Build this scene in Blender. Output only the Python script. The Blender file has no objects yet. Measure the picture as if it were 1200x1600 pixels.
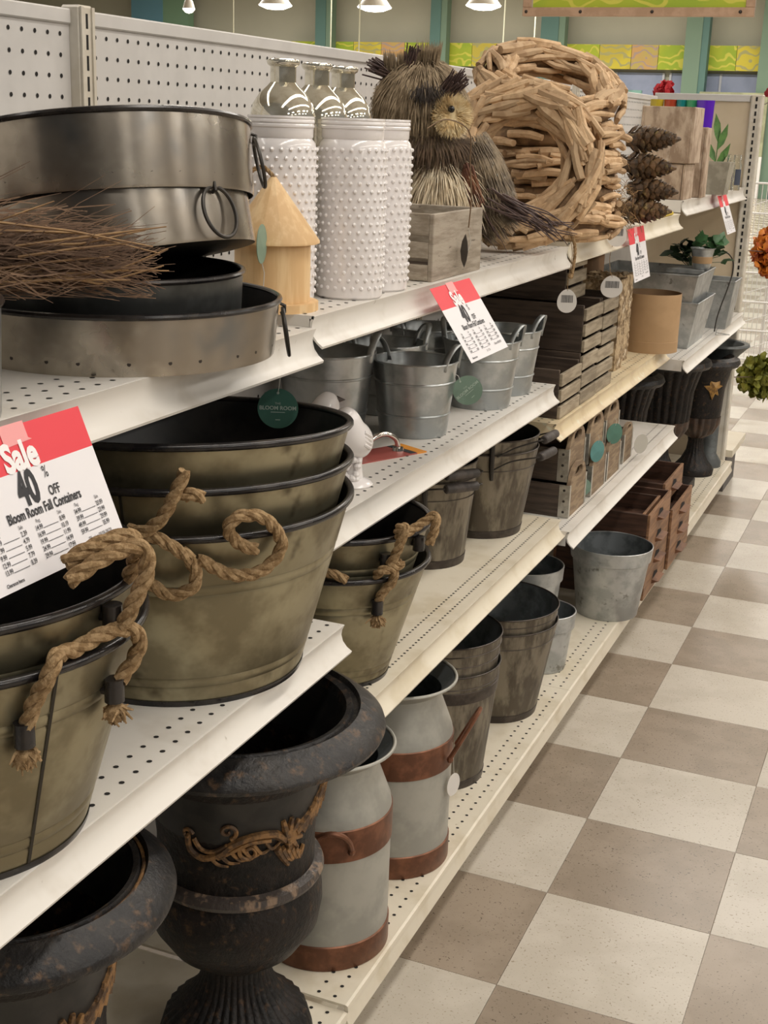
import bpy, bmesh, math, random
from mathutils import Vector, Matrix, Euler
from math import sin, cos, pi, radians, sqrt, atan2
random.seed(7)
S = bpy.context.scene
COL = S.collection

# ------------------------------------------------------------------ camera, world, lights, exposure
cam_d = bpy.data.cameras.new('camera'); cam = bpy.data.objects.new('camera', cam_d); COL.objects.link(cam)
cam.location = (0.5164, -1.8274, 1.3853)
cam.rotation_euler = (1.280796, -0.0327990, 0.3993927)
cam_d.sensor_fit = 'HORIZONTAL'; cam_d.sensor_width = 36.0; cam_d.lens = 2046.07 * 36 / 1200
cam_d.clip_start = 0.02; cam_d.clip_end = 200
S.camera = cam
S.view_settings.view_transform = 'Standard'; S.view_settings.look = 'None'
S.view_settings.gamma = 1.0; S.view_settings.use_curve_mapping = False
S.view_settings.exposure = -0.2
W = bpy.data.worlds.new('world'); S.world = W; W.use_nodes = True
W.node_tree.nodes['Background'].inputs[0].default_value = (1.0, 0.95, 0.88, 1)
W.node_tree.nodes['Background'].inputs[1].default_value = 0.095
def area(name, loc, sx, sy, power, col=(1, 0.945, 0.872), rot=(0, 0, 0)):
    l = bpy.data.lights.new(name, 'AREA'); l.shape = 'RECTANGLE'; l.size = sx; l.size_y = sy
    l.energy = power; l.color = col
    o = bpy.data.objects.new(name, l); COL.objects.link(o); o.location = loc; o.rotation_euler = rot
    return o
area('aisle_strip_light', (1.15, 1.0, 3.9), 0.35, 9.0, 150)
area('far_aisle_strip_light', (3.6, 1.5, 4.1), 0.35, 10.0, 130)
for _x in (6.6, 10.4):
    for _k in range(5): area('store_troffer_light', (_x, -6.4 + 3.05 * _k, 4.0), 0.5, 1.2, 105 if _x < 8 else 60)  # unseen store lights, placed for the bright streaks they reflect in the pans
area('sign_fill_light', (-2.0, 8.0, 4.9), 7.0, 0.5, 260)  # unseen lamp, added to brighten the hanging sign
area('neighbour_aisle_strip_light', (-2.4, 1.5, 4.0), 0.35, 10.0, 100)
area('store_strip_light', (-4.0, 17, 4.6), 18, 0.6, 1100)
area('store_back_strip_light', (-6.0, 25, 4.6), 24, 0.6, 1350)

# ------------------------------------------------------------------ materials
MATS = {}
def pm(name, c1, c2=None, scale=20, vs=(1, 1, 1), detail=4, lo=0.35, hi=0.65, rough=0.5, metal=0.0, bump=0.0, bscale=None,
       c3=None, s3=60, lo3=0.6, hi3=0.7, rvar=0.0, rnd=0.0, trans=0.0, ior=1.45, emit=0.0, coat=0.0, alpha=1.0, aniso=0.0, vs3=None, spec=0.5, rot=(0, 0, 0)):
    if name in MATS: return MATS[name]
    m = bpy.data.materials.new(name); m.use_nodes = True
    nt = m.node_tree; N = nt.nodes; L = nt.links; b = N['Principled BSDF']
    def setc(i, c): i.default_value = (c[0], c[1], c[2], 1)
    setc(b.inputs['Base Color'], c1)
    b.inputs['Roughness'].default_value = rough; b.inputs['Metallic'].default_value = metal
    b.inputs['Specular IOR Level'].default_value = spec
    if trans: b.inputs['Transmission Weight'].default_value = trans; b.inputs['IOR'].default_value = ior
    if coat: b.inputs['Coat Weight'].default_value = coat; b.inputs['Coat Roughness'].default_value = 0.08
    if aniso:
        tn = N.new('ShaderNodeTangent'); tn.direction_type = 'RADIAL'; tn.axis = 'Z'; L.new(tn.outputs[0], b.inputs['Tangent'])
        b.inputs['Anisotropic'].default_value = aniso; b.inputs['Anisotropic Rotation'].default_value = 0.25
    if alpha < 1: b.inputs['Alpha'].default_value = alpha
    if emit: setc(b.inputs['Emission Color'], c1); b.inputs['Emission Strength'].default_value = emit
    if c2 is None and not bump and not rnd: MATS[name] = m; return m
    tc = N.new('ShaderNodeTexCoord'); mp = N.new('ShaderNodeMapping'); mp.inputs['Scale'].default_value = vs
    mp.inputs['Rotation'].default_value = rot
    L.new(tc.outputs['Object'], mp.inputs['Vector'])
    vec = mp.outputs['Vector']
    if rnd:
        oi = N.new('ShaderNodeObjectInfo'); va = N.new('ShaderNodeVectorMath'); va.operation = 'ADD'
        cb = N.new('ShaderNodeMath'); cb.operation = 'MULTIPLY'; cb.inputs[1].default_value = 37.0
        L.new(oi.outputs['Random'], cb.inputs[0]); L.new(vec, va.inputs[0]); L.new(cb.outputs[0], va.inputs[1]); vec = va.outputs[0]
    last = None
    def noise(sc, det, v=None):
        n = N.new('ShaderNodeTexNoise'); n.inputs['Scale'].default_value = sc; n.inputs['Detail'].default_value = det
        n.inputs['Roughness'].default_value = 0.6
        L.new(v or vec, n.inputs['Vector']); return n
    def ramp(src, a, z):
        r = N.new('ShaderNodeMapRange'); r.inputs['From Min'].default_value = a; r.inputs['From Max'].default_value = z
        r.interpolation_type = 'SMOOTHSTEP'; L.new(src, r.inputs['Value']); return r
    def mixc(f, a, z):
        x = N.new('ShaderNodeMix'); x.data_type = 'RGBA'; L.new(f, x.inputs['Factor'])
        if isinstance(a, tuple): setc(x.inputs['A'], a)
        else: L.new(a, x.inputs['A'])
        if isinstance(z, tuple): setc(x.inputs['B'], z)
        else: L.new(z, x.inputs['B'])
        return x.outputs['Result']
    n1 = noise(scale, detail)
    if c2 is not None:
        r1 = ramp(n1.outputs['Fac'], 0.5 - (0.5 - lo) * 0.62, 0.5 + (hi - 0.5) * 0.62); last = mixc(r1.outputs[0], tuple(c1), tuple(c2))
    if c3 is not None:
        v3 = None
        if vs3:
            mp3 = N.new('ShaderNodeMapping'); mp3.inputs['Scale'].default_value = vs3; L.new(tc.outputs['Object'], mp3.inputs['Vector']); v3 = mp3.outputs['Vector']
        n3 = noise(s3, 3, v3); r3 = ramp(n3.outputs['Fac'], lo3, hi3); last = mixc(r3.outputs[0], last if last is not None else tuple(c1), tuple(c3))
    if rnd:
        hs = N.new('ShaderNodeHueSaturation'); mr = N.new('ShaderNodeMapRange')
        mr.inputs['To Min'].default_value = 1 - rnd; mr.inputs['To Max'].default_value = 1 + rnd
        L.new(oi.outputs['Random'], mr.inputs['Value']); L.new(mr.outputs[0], hs.inputs['Value'])
        if last is None: setc(hs.inputs['Color'], c1)
        else: L.new(last, hs.inputs['Color'])
        last = hs.outputs['Color']
    if last is not None: L.new(last, b.inputs['Base Color'])
    if rvar:
        rr = N.new('ShaderNodeMapRange'); rr.inputs['From Min'].default_value = 0.3; rr.inputs['From Max'].default_value = 0.7
        rr.inputs['To Min'].default_value = rough - rvar; rr.inputs['To Max'].default_value = rough + rvar
        L.new(n1.outputs['Fac'], rr.inputs['Value']); L.new(rr.outputs[0], b.inputs['Roughness'])
    if bump:
        nb = noise(bscale or scale * 2, 5); bp = N.new('ShaderNodeBump'); bp.inputs['Strength'].default_value = bump
        bp.inputs['Distance'].default_value = 0.004
        L.new(nb.outputs['Fac'], bp.inputs['Height']); L.new(bp.outputs['Normal'], b.inputs['Normal'])
    MATS[name] = m; return m

WHITE = pm('shelf white enamel', (0.70, 0.67, 0.62), (0.60, 0.56, 0.50), scale=9, lo=0.5, hi=0.8, rough=0.38, c3=(0.42, 0.38, 0.32), s3=45, lo3=0.70, hi3=0.78)
CREAM = pm('shelf cream enamel', (0.70, 0.64, 0.52), (0.60, 0.53, 0.40), scale=8, lo=0.45, hi=0.8, rough=0.4, c3=(0.40, 0.34, 0.24), s3=60, lo3=0.70, hi3=0.78)
YCREAM = pm('shelf aged cream enamel', (0.68, 0.57, 0.38), (0.55, 0.43, 0.27), scale=12, lo=0.4, hi=0.8, rough=0.4, c3=(0.7, 0.66, 0.5), s3=40, lo3=0.6, hi3=0.7)
PANEL = pm('pegboard white', (0.62, 0.60, 0.575), (0.57, 0.55, 0.525), scale=6, rough=0.45)
BEIGE = pm('end panel beige', (0.60, 0.50, 0.36), (0.55, 0.45, 0.31), scale=4, rough=0.5)
UPR = pm('upright off white', (0.66, 0.62, 0.54), (0.58, 0.53, 0.44), scale=14, rough=0.4)
HOLE = pm('hole dark', (0.012, 0.010, 0.009), rough=0.9)  # flat black, painting in the shade inside peg holes and slots
BLACKM = pm('black enamel', (0.012, 0.011, 0.012), (0.03, 0.026, 0.024), scale=30, rough=0.22, metal=0.2)
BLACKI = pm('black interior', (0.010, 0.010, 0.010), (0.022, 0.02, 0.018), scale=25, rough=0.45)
GALV = pm('galvanised steel', (0.50, 0.52, 0.52), (0.34, 0.36, 0.36), scale=14, lo=0.3, hi=0.7, rough=0.36, metal=0.85, bump=0.05, bscale=60, rvar=0.08, c3=(0.33, 0.30, 0.25), s3=9, lo3=0.62, hi3=0.75, aniso=0.8)
GALVB = pm('blue galvanised steel', (0.52, 0.535, 0.53), (0.36, 0.375, 0.375), scale=20, lo=0.3, hi=0.7, rough=0.42, metal=0.7, bump=0.06, bscale=90, c3=(0.20, 0.20, 0.18), s3=28, lo3=0.62, hi3=0.72)
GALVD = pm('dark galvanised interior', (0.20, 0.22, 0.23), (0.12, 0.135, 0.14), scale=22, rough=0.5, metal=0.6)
PANM = pm('weathered pan steel', (0.54, 0.49, 0.41), (0.31, 0.275, 0.23), scale=9, lo=0.3, hi=0.7, rough=0.27, metal=0.95, bump=0.03, bscale=80, rvar=0.07, c3=(0.16, 0.17, 0.18), s3=7, lo3=0.55, hi3=0.75, aniso=0.85)
OLIVE = pm('olive bronze steel', (0.35, 0.315, 0.21), (0.22, 0.19, 0.12), scale=13, lo=0.32, hi=0.7, rough=0.40, metal=0.8, bump=0.03, bscale=70, rvar=0.07, c3=(0.11, 0.09, 0.055), s3=18, lo3=0.60, hi3=0.78)
SEAM = pm('dark seam', (0.035, 0.03, 0.022), rough=0.5, metal=0.5)
ROPE = pm('jute rope', (0.40, 0.275, 0.15), (0.25, 0.16, 0.08), scale=160, rough=0.95, bump=0.5, bscale=500, c3=(0.5, 0.36, 0.2), s3=220, lo3=0.6, hi3=0.75, spec=0.1)
URN = pm('aged black resin', (0.006, 0.0052, 0.005), (0.014, 0.0105, 0.009), scale=30, rough=0.46, bump=0.6, bscale=130, c3=(0.075, 0.042, 0.022), s3=85, lo3=0.55, hi3=0.75, spec=0.28)
URNR = pm('aged black resin rim', (0.014, 0.0135, 0.014), (0.030, 0.027, 0.025), scale=24, rough=0.40, bump=0.6, bscale=80, c3=(0.11, 0.066, 0.038), s3=60, lo3=0.54, hi3=0.74, spec=0.35)
GOLD = pm('rubbed gold resin', (0.30, 0.16, 0.06), (0.09, 0.05, 0.025), scale=70, rough=0.5, metal=0.15, bump=0.4, bscale=200)
MILK = pm('pale zinc', (0.43, 0.42, 0.375), (0.34, 0.335, 0.30), scale=11, rough=0.48, metal=0.45, bump=0.03, bscale=60, c3=(0.25, 0.24, 0.2), s3=6, lo3=0.68, hi3=0.8)
COPPER = pm('rusty copper', (0.215, 0.092, 0.050), (0.13, 0.055, 0.03), scale=22, rough=0.42, metal=0.55, bump=0.08, bscale=90)
BAR = pm('whitewashed stave metal', (0.235, 0.205, 0.155), (0.10, 0.083, 0.062), scale=30, vs=(1, 1, 0.3), lo=0.34, hi=0.66, rough=0.42, metal=0.55, bump=0.1, bscale=60, c3=(0.05, 0.042, 0.034), s3=22, lo3=0.58, hi3=0.72)
BARD = pm('dark hoop metal', (0.085, 0.07, 0.058), (0.05, 0.04, 0.034), scale=26, rough=0.42, metal=0.6)
GRIP = pm('charred grip', (0.05, 0.042, 0.038), (0.09, 0.075, 0.066), scale=40, rough=0.6, bump=0.3)
CERAM = pm('white ceramic', (0.80, 0.765, 0.755), rough=0.16, coat=0.3)
MERC = pm('mercury glass', (0.80, 0.77, 0.66), (0.55, 0.50, 0.38), scale=30, lo=0.4, hi=0.7, rough=0.07, metal=0.75, coat=0.3)
PINE = pm('pale pine', (0.76, 0.54, 0.29), (0.66, 0.43, 0.21), scale=9, vs=(6, 6, 0.6), rough=0.55, bump=0.04)
GREYW = pm('grey weathered wood', (0.40, 0.345, 0.275), (0.27, 0.225, 0.17), scale=9, vs=(3, 1.2, 9), lo=0.3, hi=0.7, rough=0.75, bump=0.25, bscale=30, rnd=0.12, c3=(0.14, 0.11, 0.085), s3=20, lo3=0.64, hi3=0.75)
GREYS = pm('grey slat wood', (0.36, 0.30, 0.215), (0.235, 0.19, 0.13), scale=12, vs=(2, 1, 8), lo=0.3, hi=0.7, rough=0.75, bump=0.2, bscale=30, rnd=0.15)
DARKW = pm('dark plank with painted shade', (0.082, 0.057, 0.040), (0.046, 0.031, 0.022), scale=12, vs=(0.8, 4, 9), rough=0.62, bump=0.15, bscale=30, rnd=0.12)  # brown plank, its colour darkened further to paint in the shadow side
CRATEW = pm('brown crate wood', (0.29, 0.21, 0.13), (0.19, 0.13, 0.08), scale=14, vs=(3, 1, 6), rough=0.7, bump=0.15, bscale=30, rnd=0.12)
STRAP = pm('tin strap', (0.50, 0.48, 0.43), (0.36, 0.34, 0.3), scale=40, rough=0.35, metal=0.75)
RIVET = pm('dark rivet', (0.06, 0.05, 0.045), rough=0.4, metal=0.7)
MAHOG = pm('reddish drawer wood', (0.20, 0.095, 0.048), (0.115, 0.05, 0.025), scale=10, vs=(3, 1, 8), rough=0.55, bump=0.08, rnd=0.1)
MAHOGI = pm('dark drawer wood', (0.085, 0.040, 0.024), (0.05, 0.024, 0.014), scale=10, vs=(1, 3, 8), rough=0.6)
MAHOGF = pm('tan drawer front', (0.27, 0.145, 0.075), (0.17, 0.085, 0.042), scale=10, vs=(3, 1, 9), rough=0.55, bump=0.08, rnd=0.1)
DRIFT = pm('driftwood', (0.60, 0.42, 0.25), (0.44, 0.285, 0.155), scale=30, rough=0.8, bump=0.25, bscale=60, rnd=0.22, c3=(0.17, 0.10, 0.06), s3=30, lo3=0.68, hi3=0.76)
DRIFTC = pm('driftwood core', (0.30, 0.19, 0.10), (0.18, 0.11, 0.06), scale=40, rough=0.9)
CONE = pm('pinecone scale', (0.15, 0.085, 0.040), (0.06, 0.037, 0.02), scale=60, rough=0.55, rnd=0.3, c3=(0.26, 0.19, 0.08), s3=40, lo3=0.58, hi3=0.7)
BARK = pm('birch bark', (0.50, 0.39, 0.29), (0.29, 0.205, 0.14), scale=34, vs=(1, 1, 0.45), lo=0.3, hi=0.7, rough=0.85, bump=0.35, bscale=50, c3=(0.53, 0.44, 0.35), s3=48, lo3=0.58, hi3=0.74)
BARKR = pm('rough peeling bark', (0.44, 0.33, 0.20), (0.17, 0.11, 0.055), scale=28, lo=0.4, hi=0.62, rough=0.9, bump=0.9, bscale=45, c3=(0.60, 0.50, 0.36), s3=30, lo3=0.55, hi3=0.68)
KRAFT = pm('kraft card', (0.44, 0.285, 0.15), (0.40, 0.255, 0.13), scale=8, rough=0.75)
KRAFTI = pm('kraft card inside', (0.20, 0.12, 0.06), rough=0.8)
BROWNW = pm('brown log wood', (0.26, 0.155, 0.085), (0.17, 0.10, 0.05), scale=14, vs=(4, 4, 0.6), rough=0.7)
CONC = pm('grey concrete', (0.34, 0.315, 0.25), (0.25, 0.23, 0.18), scale=26, rough=0.8, bump=0.1, c3=(0.14, 0.12, 0.09), s3=40, lo3=0.66, hi3=0.75)
PURP = pm('purple glass', (0.10, 0.02, 0.45), rough=0.08, coat=0.4)
LEAF = pm('green leaf', (0.10, 0.22, 0.05), (0.05, 0.13, 0.03), scale=30, rough=0.5)
LEAFD = pm('dark ivy leaf', (0.025, 0.07, 0.022), (0.012, 0.04, 0.014), scale=30, rough=0.45)
OLLEAF = pm('olive hydrangea petal', (0.24, 0.24, 0.03), (0.12, 0.13, 0.015), scale=24, rough=0.6)
ORLEAF = pm('orange autumn petal', (0.62, 0.20, 0.02), (0.34, 0.05, 0.012), scale=14, rough=0.6)
GLASS = pm('clear glass', (0.95, 0.97, 0.95), rough=0.03, trans=1.0, ior=1.3)
LABELD = pm('dark jar label', (0.05, 0.06, 0.09), rough=0.6)
TEAL = pm('teal card', (0.075, 0.185, 0.14), (0.065, 0.16, 0.12), scale=20, rough=0.4)
TEALP = pm('pale sage card', (0.20, 0.30, 0.235), (0.17, 0.26, 0.2), scale=20, rough=0.45)
TEALB = pm('blue green card', (0.09, 0.25, 0.24), (0.07, 0.2, 0.19), scale=20, rough=0.45)
TAGW = pm('white card', (0.66, 0.63, 0.59), rough=0.5)
TAGG = pm('grey card', (0.44, 0.42, 0.37), rough=0.5)
INK = pm('ink', (0.03, 0.03, 0.035), rough=0.6)
INKL = pm('pale ink', (0.45, 0.55, 0.48), rough=0.6)
PAPER = pm('sign paper', (0.82, 0.80, 0.82), rough=0.45)
RED = pm('sign red', (0.78, 0.055, 0.075), rough=0.45)
TAPE = pm('frosted tape', (0.86, 0.36, 0.36), rough=0.35)
INKW = pm('white ink', (0.88, 0.86, 0.86), rough=0.5)
STRING = pm('clear string', (0.55, 0.53, 0.48), rough=0.4)
TWIG = pm('heather twig', (0.25, 0.155, 0.095), (0.13, 0.078, 0.05), scale=25, rough=0.85)
TWIGD = pm('dark twig', (0.06, 0.035, 0.032), (0.10, 0.06, 0.05), scale=50, rough=0.6)
OWLB = pm('owl bristle brown', (0.36, 0.275, 0.175), (0.20, 0.145, 0.085), scale=40, rough=0.85, c3=(0.30, 0.24, 0.16), s3=90, lo3=0.6, hi3=0.72)
OWLD = pm('owl bristle dark', (0.045, 0.032, 0.024), (0.025, 0.018, 0.014), scale=40, rough=0.8)
OWLG = pm('owl wing bristle', (0.25, 0.185, 0.11), (0.12, 0.085, 0.05), scale=40, rough=0.6, c3=(0.30, 0.27, 0.21), s3=120, lo3=0.6, hi3=0.7)
OWLC = pm('owl cream fur', (0.76, 0.66, 0.49), (0.60, 0.49, 0.33), scale=50, rough=0.9)
OWLF = pm('owl face fluff', (0.80, 0.66, 0.40), (0.62, 0.45, 0.22), scale=60, rough=0.9)
REDB = pm('red brown bark', (0.20, 0.085, 0.04), (0.12, 0.05, 0.03), scale=40, rough=0.8)
EYE = pm('glass eye', (0.01, 0.008, 0.006), rough=0.05)
CHROME = pm('chrome', (0.75, 0.72, 0.68), rough=0.1, metal=1.0)
CARDO = pm('orange card print', (0.75, 0.30, 0.03), rough=0.4)
CARDR = pm('dull red card', (0.36, 0.09, 0.075), rough=0.4)
WIRE = pm('white wire', (0.82, 0.80, 0.77), rough=0.4)
IRON = pm('dark wire', (0.05, 0.045, 0.04), rough=0.4, metal=0.6)
TILEL = pm('light vinyl tile', (0.56, 0.515, 0.445), (0.51, 0.465, 0.395), scale=7, rough=0.26, rnd=0.035, c3=(0.30, 0.25, 0.18), s3=210, lo3=0.60, hi3=0.70)
TILED = pm('taupe vinyl tile', (0.335, 0.275, 0.215), (0.29, 0.237, 0.183), scale=7, rough=0.26, rnd=0.035, c3=(0.13, 0.10, 0.075), s3=210, lo3=0.605, hi3=0.70)

# ------------------------------------------------------------------ geometry helper
class MB:
    def __init__(s): s.v = []; s.f = []
    def add(s, vs, fs, M=None):
        o = len(s.v)
        if M is not None: vs = [M @ Vector(q) for q in vs]
        s.v += [tuple(q) for q in vs]; s.f += [tuple(i + o for i in q) for q in fs]; return s
    def box(s, x0, x1, y0, y1, z0, z1, M=None):
        v = [(x0, y0, z0), (x1, y0, z0), (x1, y1, z0), (x0, y1, z0), (x0, y0, z1), (x1, y0, z1), (x1, y1, z1), (x0, y1, z1)]
        return s.add(v, [(0, 3, 2, 1), (4, 5, 6, 7), (0, 1, 5, 4), (1, 2, 6, 5), (2, 3, 7, 6), (3, 0, 4, 7)], M)
    def bevbox(s, x0, x1, y0, y1, z0, z1, b=0.002, M=None):
        # chamfered box
        v = []; idx = {}
        for xi, (xa, xs) in enumerate(((x0, 1), (x1, -1))):
            for yi, (ya, ys) in enumerate(((y0, 1), (y1, -1))):
                for zi, (za, zs) in enumerate(((z0, 1), (z1, -1))):
                    for k in range(3):
                        p = [xa + xs * b, ya + ys * b, za + zs * b]; p[k] = (xa, ya, za)[k]
                        idx[(xi, yi, zi, k)] = len(v); v.append(tuple(p))
        f = []
        I = idx
        for a in (0, 1):
            f.append([I[(a, 0, 0, 0)], I[(a, 1, 0, 0)], I[(a, 1, 1, 0)], I[(a, 0, 1, 0)]])
            f.append([I[(0, a, 0, 1)], I[(1, a, 0, 1)], I[(1, a, 1, 1)], I[(0, a, 1, 1)]])
            f.append([I[(0, 0, a, 2)], I[(1, 0, a, 2)], I[(1, 1, a, 2)], I[(0, 1, a, 2)]])
            for c in (0, 1):
                f.append([I[(a, c, 0, 0)], I[(a, c, 1, 0)], I[(a, c, 1, 1)], I[(a, c, 0, 1)]])
                f.append([I[(a, 0, c, 0)], I[(a, 1, c, 0)], I[(a, 1, c, 2)], I[(a, 0, c, 2)]])
                f.append([I[(0, a, c, 1)], I[(1, a, c, 1)], I[(1, a, c, 2)], I[(0, a, c, 2)]])
                for e in (0, 1): f.append([I[(a, c, e, 0)], I[(a, c, e, 1)], I[(a, c, e, 2)]])
        return s.add(v, f, M)
    def lathe(s, prof, n=48, M=None, mod=None, sx=1, sy=1, a0=0, a1=2 * pi):
        full = abs(a1 - a0 - 2 * pi) < 1e-6
        m = n if full else n + 1
        v = []
        for (r, z) in prof:
            for i in range(m):
                t = a0 + (a1 - a0) * i / n
                rr = r + (mod(t, r, z) if mod else 0)
                v.append((rr * cos(t) * sx, rr * sin(t) * sy, z))
        f = []
        for j in range(len(prof) - 1):
            for i in range(n):
                k = (i + 1) % m if full else i + 1
                a, b, c, d = j * m + i, j * m + k, (j + 1) * m + k, (j + 1) * m + i
                if prof[j][0] < 1e-7: f.append((a, c, d))
                elif prof[j + 1][0] < 1e-7: f.append((a, b, c))
                else: f.append((a, b, c, d))
        return s.add(v, f, M)
    def tube(s, pts, r, n=8, M=None, closed=False):
        pts = [Vector(p) for p in pts]; k = len(pts); v = []; f = []
        up = None
        for i, p in enumerate(pts):
            if closed: t = (pts[(i + 1) % k] - pts[i - 1])
            else: t = pts[min(i + 1, k - 1)] - pts[max(i - 1, 0)]
            t = t.normalized() if t.length > 1e-9 else Vector((0, 0, 1))
            if up is None:
                up = Vector((0, 0, 1)) if abs(t.z) < 0.9 else Vector((1, 0, 0))
            up = (up - t * up.dot(t)); up = up.normalized() if up.length > 1e-6 else t.orthogonal().normalized()
            w = t.cross(up)
            rr = r[i] if isinstance(r, (list, tuple)) else r
            for j in range(n):
                a = 2 * pi * j / n; v.append(p + (up * cos(a) + w * sin(a)) * rr)
        kk = k if closed else k - 1
        for i in range(kk):
            for j in range(n):
                a = i * n + j; b = i * n + (j + 1) % n; c = ((i + 1) % k) * n + (j + 1) % n; d = ((i + 1) % k) * n + j
                f.append((a, b, c, d))
        if not closed:
            f.append(tuple(range(n - 1, -1, -1))); f.append(tuple((k - 1) * n + j for j in range(n)))
        return s.add(v, f, M)
    def disc(s, c, nrm, r, n=7):
        c = Vector(c); nrm = Vector(nrm).normalized(); a = nrm.orthogonal().normalized(); b = nrm.cross(a)
        return s.add([c + (a * cos(2 * pi * i / n) + b * sin(2 * pi * i / n)) * r for i in range(n)], [tuple(range(n))])
    def ball(s, c, r, n=12, M=None):
        c = Vector(c); rx, ry, rz = r if isinstance(r, tuple) else (r, r, r)
        pr = [(sin(pi * i / (n // 2)), -cos(pi * i / (n // 2))) for i in range(n // 2 + 1)]
        T = Matrix.Translation(c) @ Matrix.Diagonal((rx, ry, rz, 1))
        if M is not None: T = M @ T
        pr[0] = (0, -1); pr[-1] = (0, 1)
        return s.lathe(pr, n, T)
    def prism(s, poly, z0, z1, M=None):
        n = len(poly); v = [(x, y, z0) for x, y in poly] + [(x, y, z1) for x, y in poly]
        f = [tuple(range(n - 1, -1, -1)), tuple(range(n, 2 * n))] + [(i, (i + 1) % n, n + (i + 1) % n, n + i) for i in range(n)]
        return s.add(v, f, M)
    def ringprism(s, outer, inner, z0, z1, M=None):
        n = len(outer)
        v = [(x, y, z) for z in (z0, z1) for P in (outer, inner) for x, y in P]; f = []
        for i in range(n):
            k = (i + 1) % n
            f += [(2 * n + i, 2 * n + k, 3 * n + k, 3 * n + i), (k, i, n + i, n + k), (i, k, 2 * n + k, 2 * n + i), (n + k, n + i, 3 * n + i, 3 * n + k)]
        return s.add(v, f, M)
    def sweep(s, prof, y0, y1, M=None):
        # prof: closed polygon in (x, z), extruded along y
        n = len(prof); v = [(x, y0, z) for x, z in prof] + [(x, y1, z) for x, z in prof]
        f = [tuple(range(n)), tuple(range(2 * n - 1, n - 1, -1))] + [(i, n + i, n + (i + 1) % n, (i + 1) % n) for i in range(n)]
        return s.add(v, f, M)
    def mesh(s, name, mat, smooth=True, fix=True):
        me = bpy.data.meshes.new(name); me.from_pydata(s.v, [], s.f)
        if fix:
            bm = bmesh.new(); bm.from_mesh(me); bmesh.ops.recalc_face_normals(bm, faces=bm.faces); bm.to_mesh(me); bm.free()
        me.materials.append(mat)
        if smooth:
            me.polygons.foreach_set('use_smooth', [True] * len(me.polygons))
            me.set_sharp_from_angle(angle=radians(38))
        me.update(); return me
    def build(s, name, mat, parent=None, kind=None, smooth=True, fix=True, label=None):
        return inst(name, s.mesh(name, mat, smooth, fix), parent, kind=kind, label=label)

def inst(name, me, parent=None, M=None, kind=None, label=None):
    o = bpy.data.objects.new(name, me); COL.objects.link(o)
    if parent is not None: o.parent = parent
    if M is not None: o.matrix_local = M
    if kind: o['kind'] = kind
    if label: o['label'] = label
    return o
def tag(o, label, cat, group=None):
    o['label'] = label; o['category'] = cat
    if group: o['group'] = group
    return o
def thing(name, label, cat, loc=(0, 0, 0), rz=0, group=None, M=None):
    o = bpy.data.objects.new(name, None); COL.objects.link(o); o.empty_display_size = 0.02
    if M is not None: o.matrix_world = M
    else: o.location = loc; o.rotation_euler = (0, 0, rz)
    return tag(o, label, cat, group)
def kids(o): return [c for c in bpy.data.objects if c.parent == o]
def dup(root, label, loc=None, rz=None, group=None, M=None):
    def rec(o, par):
        c = o.copy(); COL.objects.link(c)
        if par is not None: c.parent = par
        for ch in kmap.get(o, ()): rec(ch, c)
        return c
    kmap = {}
    for c in bpy.data.objects:
        if c.parent is not None: kmap.setdefault(c.parent, []).append(c)
    r = rec(root, None); r['label'] = label
    if M is not None: r.matrix_world = M
    else:
        if loc is not None: r.location = loc
        if rz is not None: r.rotation_euler = (0, 0, rz)
    if group: r['group'] = group
    return r
def frame(o, x, y):
    x = Vector(x).normalized(); y = Vector(y); y = (y - x * y.dot(x)).normalized(); z = x.cross(y)
    M = Matrix((x, y, z)).transposed().to_4x4(); M.translation = Vector(o); return M
def text(name, body, size, loc, mat, parent, sx=1.0, bold=0.0, align='CENTER', rot=0, top=False):
    c = bpy.data.curves.new(name, 'FONT'); c.body = body; c.size = size; c.align_x = align; c.align_y = 'TOP_BASELINE' if top else 'BOTTOM_BASELINE'
    c.offset = bold; c.fill_mode = 'BOTH' if False else 'FRONT'; c.extrude = 0.0; c.resolution_u = 3
    c.materials.append(mat)
    o = bpy.data.objects.new(name, c); COL.objects.link(o); o.parent = parent; o.location = loc
    o.scale = (sx, 1, 1); o.rotation_euler = (0, 0, rot); return o
def cat(pts, n=8, closed=False):
    P = [Vector(p) for p in pts]; out = []
    k = len(P)
    for i in range(k if closed else k - 1):
        if closed: a, b, c, d = P[i - 1], P[i], P[(i + 1) % k], P[(i + 2) % k]
        else: a, b, c, d = P[max(i - 1, 0)], P[i], P[i + 1], P[min(i + 2, k - 1)]
        for j in range(n):
            t = j / n
            out.append(0.5 * ((2 * b) + (c - a) * t + (2 * a - 5 * b + 4 * c - d) * t * t + (3 * b - a - 3 * c + d) * t ** 3))
    if not closed: out.append(P[-1])
    return out
def rope(mb, pts, R, twist=None):
    # three helical strands round a smooth path
    P = cat(pts, 14); acc = 0; up = None; L = [0]
    for i in range(1, len(P)): L.append(L[-1] + (P[i] - P[i - 1]).length)
    fr = []
    for i, p in enumerate(P):
        t = (P[min(i + 1, len(P) - 1)] - P[max(i - 1, 0)]).normalized()
        if up is None: up = t.orthogonal().normalized()
        up = (up - t * up.dot(t)).normalized(); fr.append((p, up.copy(), t.cross(up)))
    tw = twist or 2 * pi / (R * 7)
    for s in range(3):
        q = []
        for (p, u, w), l in zip(fr, L):
            a = l * tw + s * 2 * pi / 3; q.append(p + (u * cos(a) + w * sin(a)) * R * 0.5)
        mb.tube(q, R * 0.58, 7)
    return mb
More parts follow.
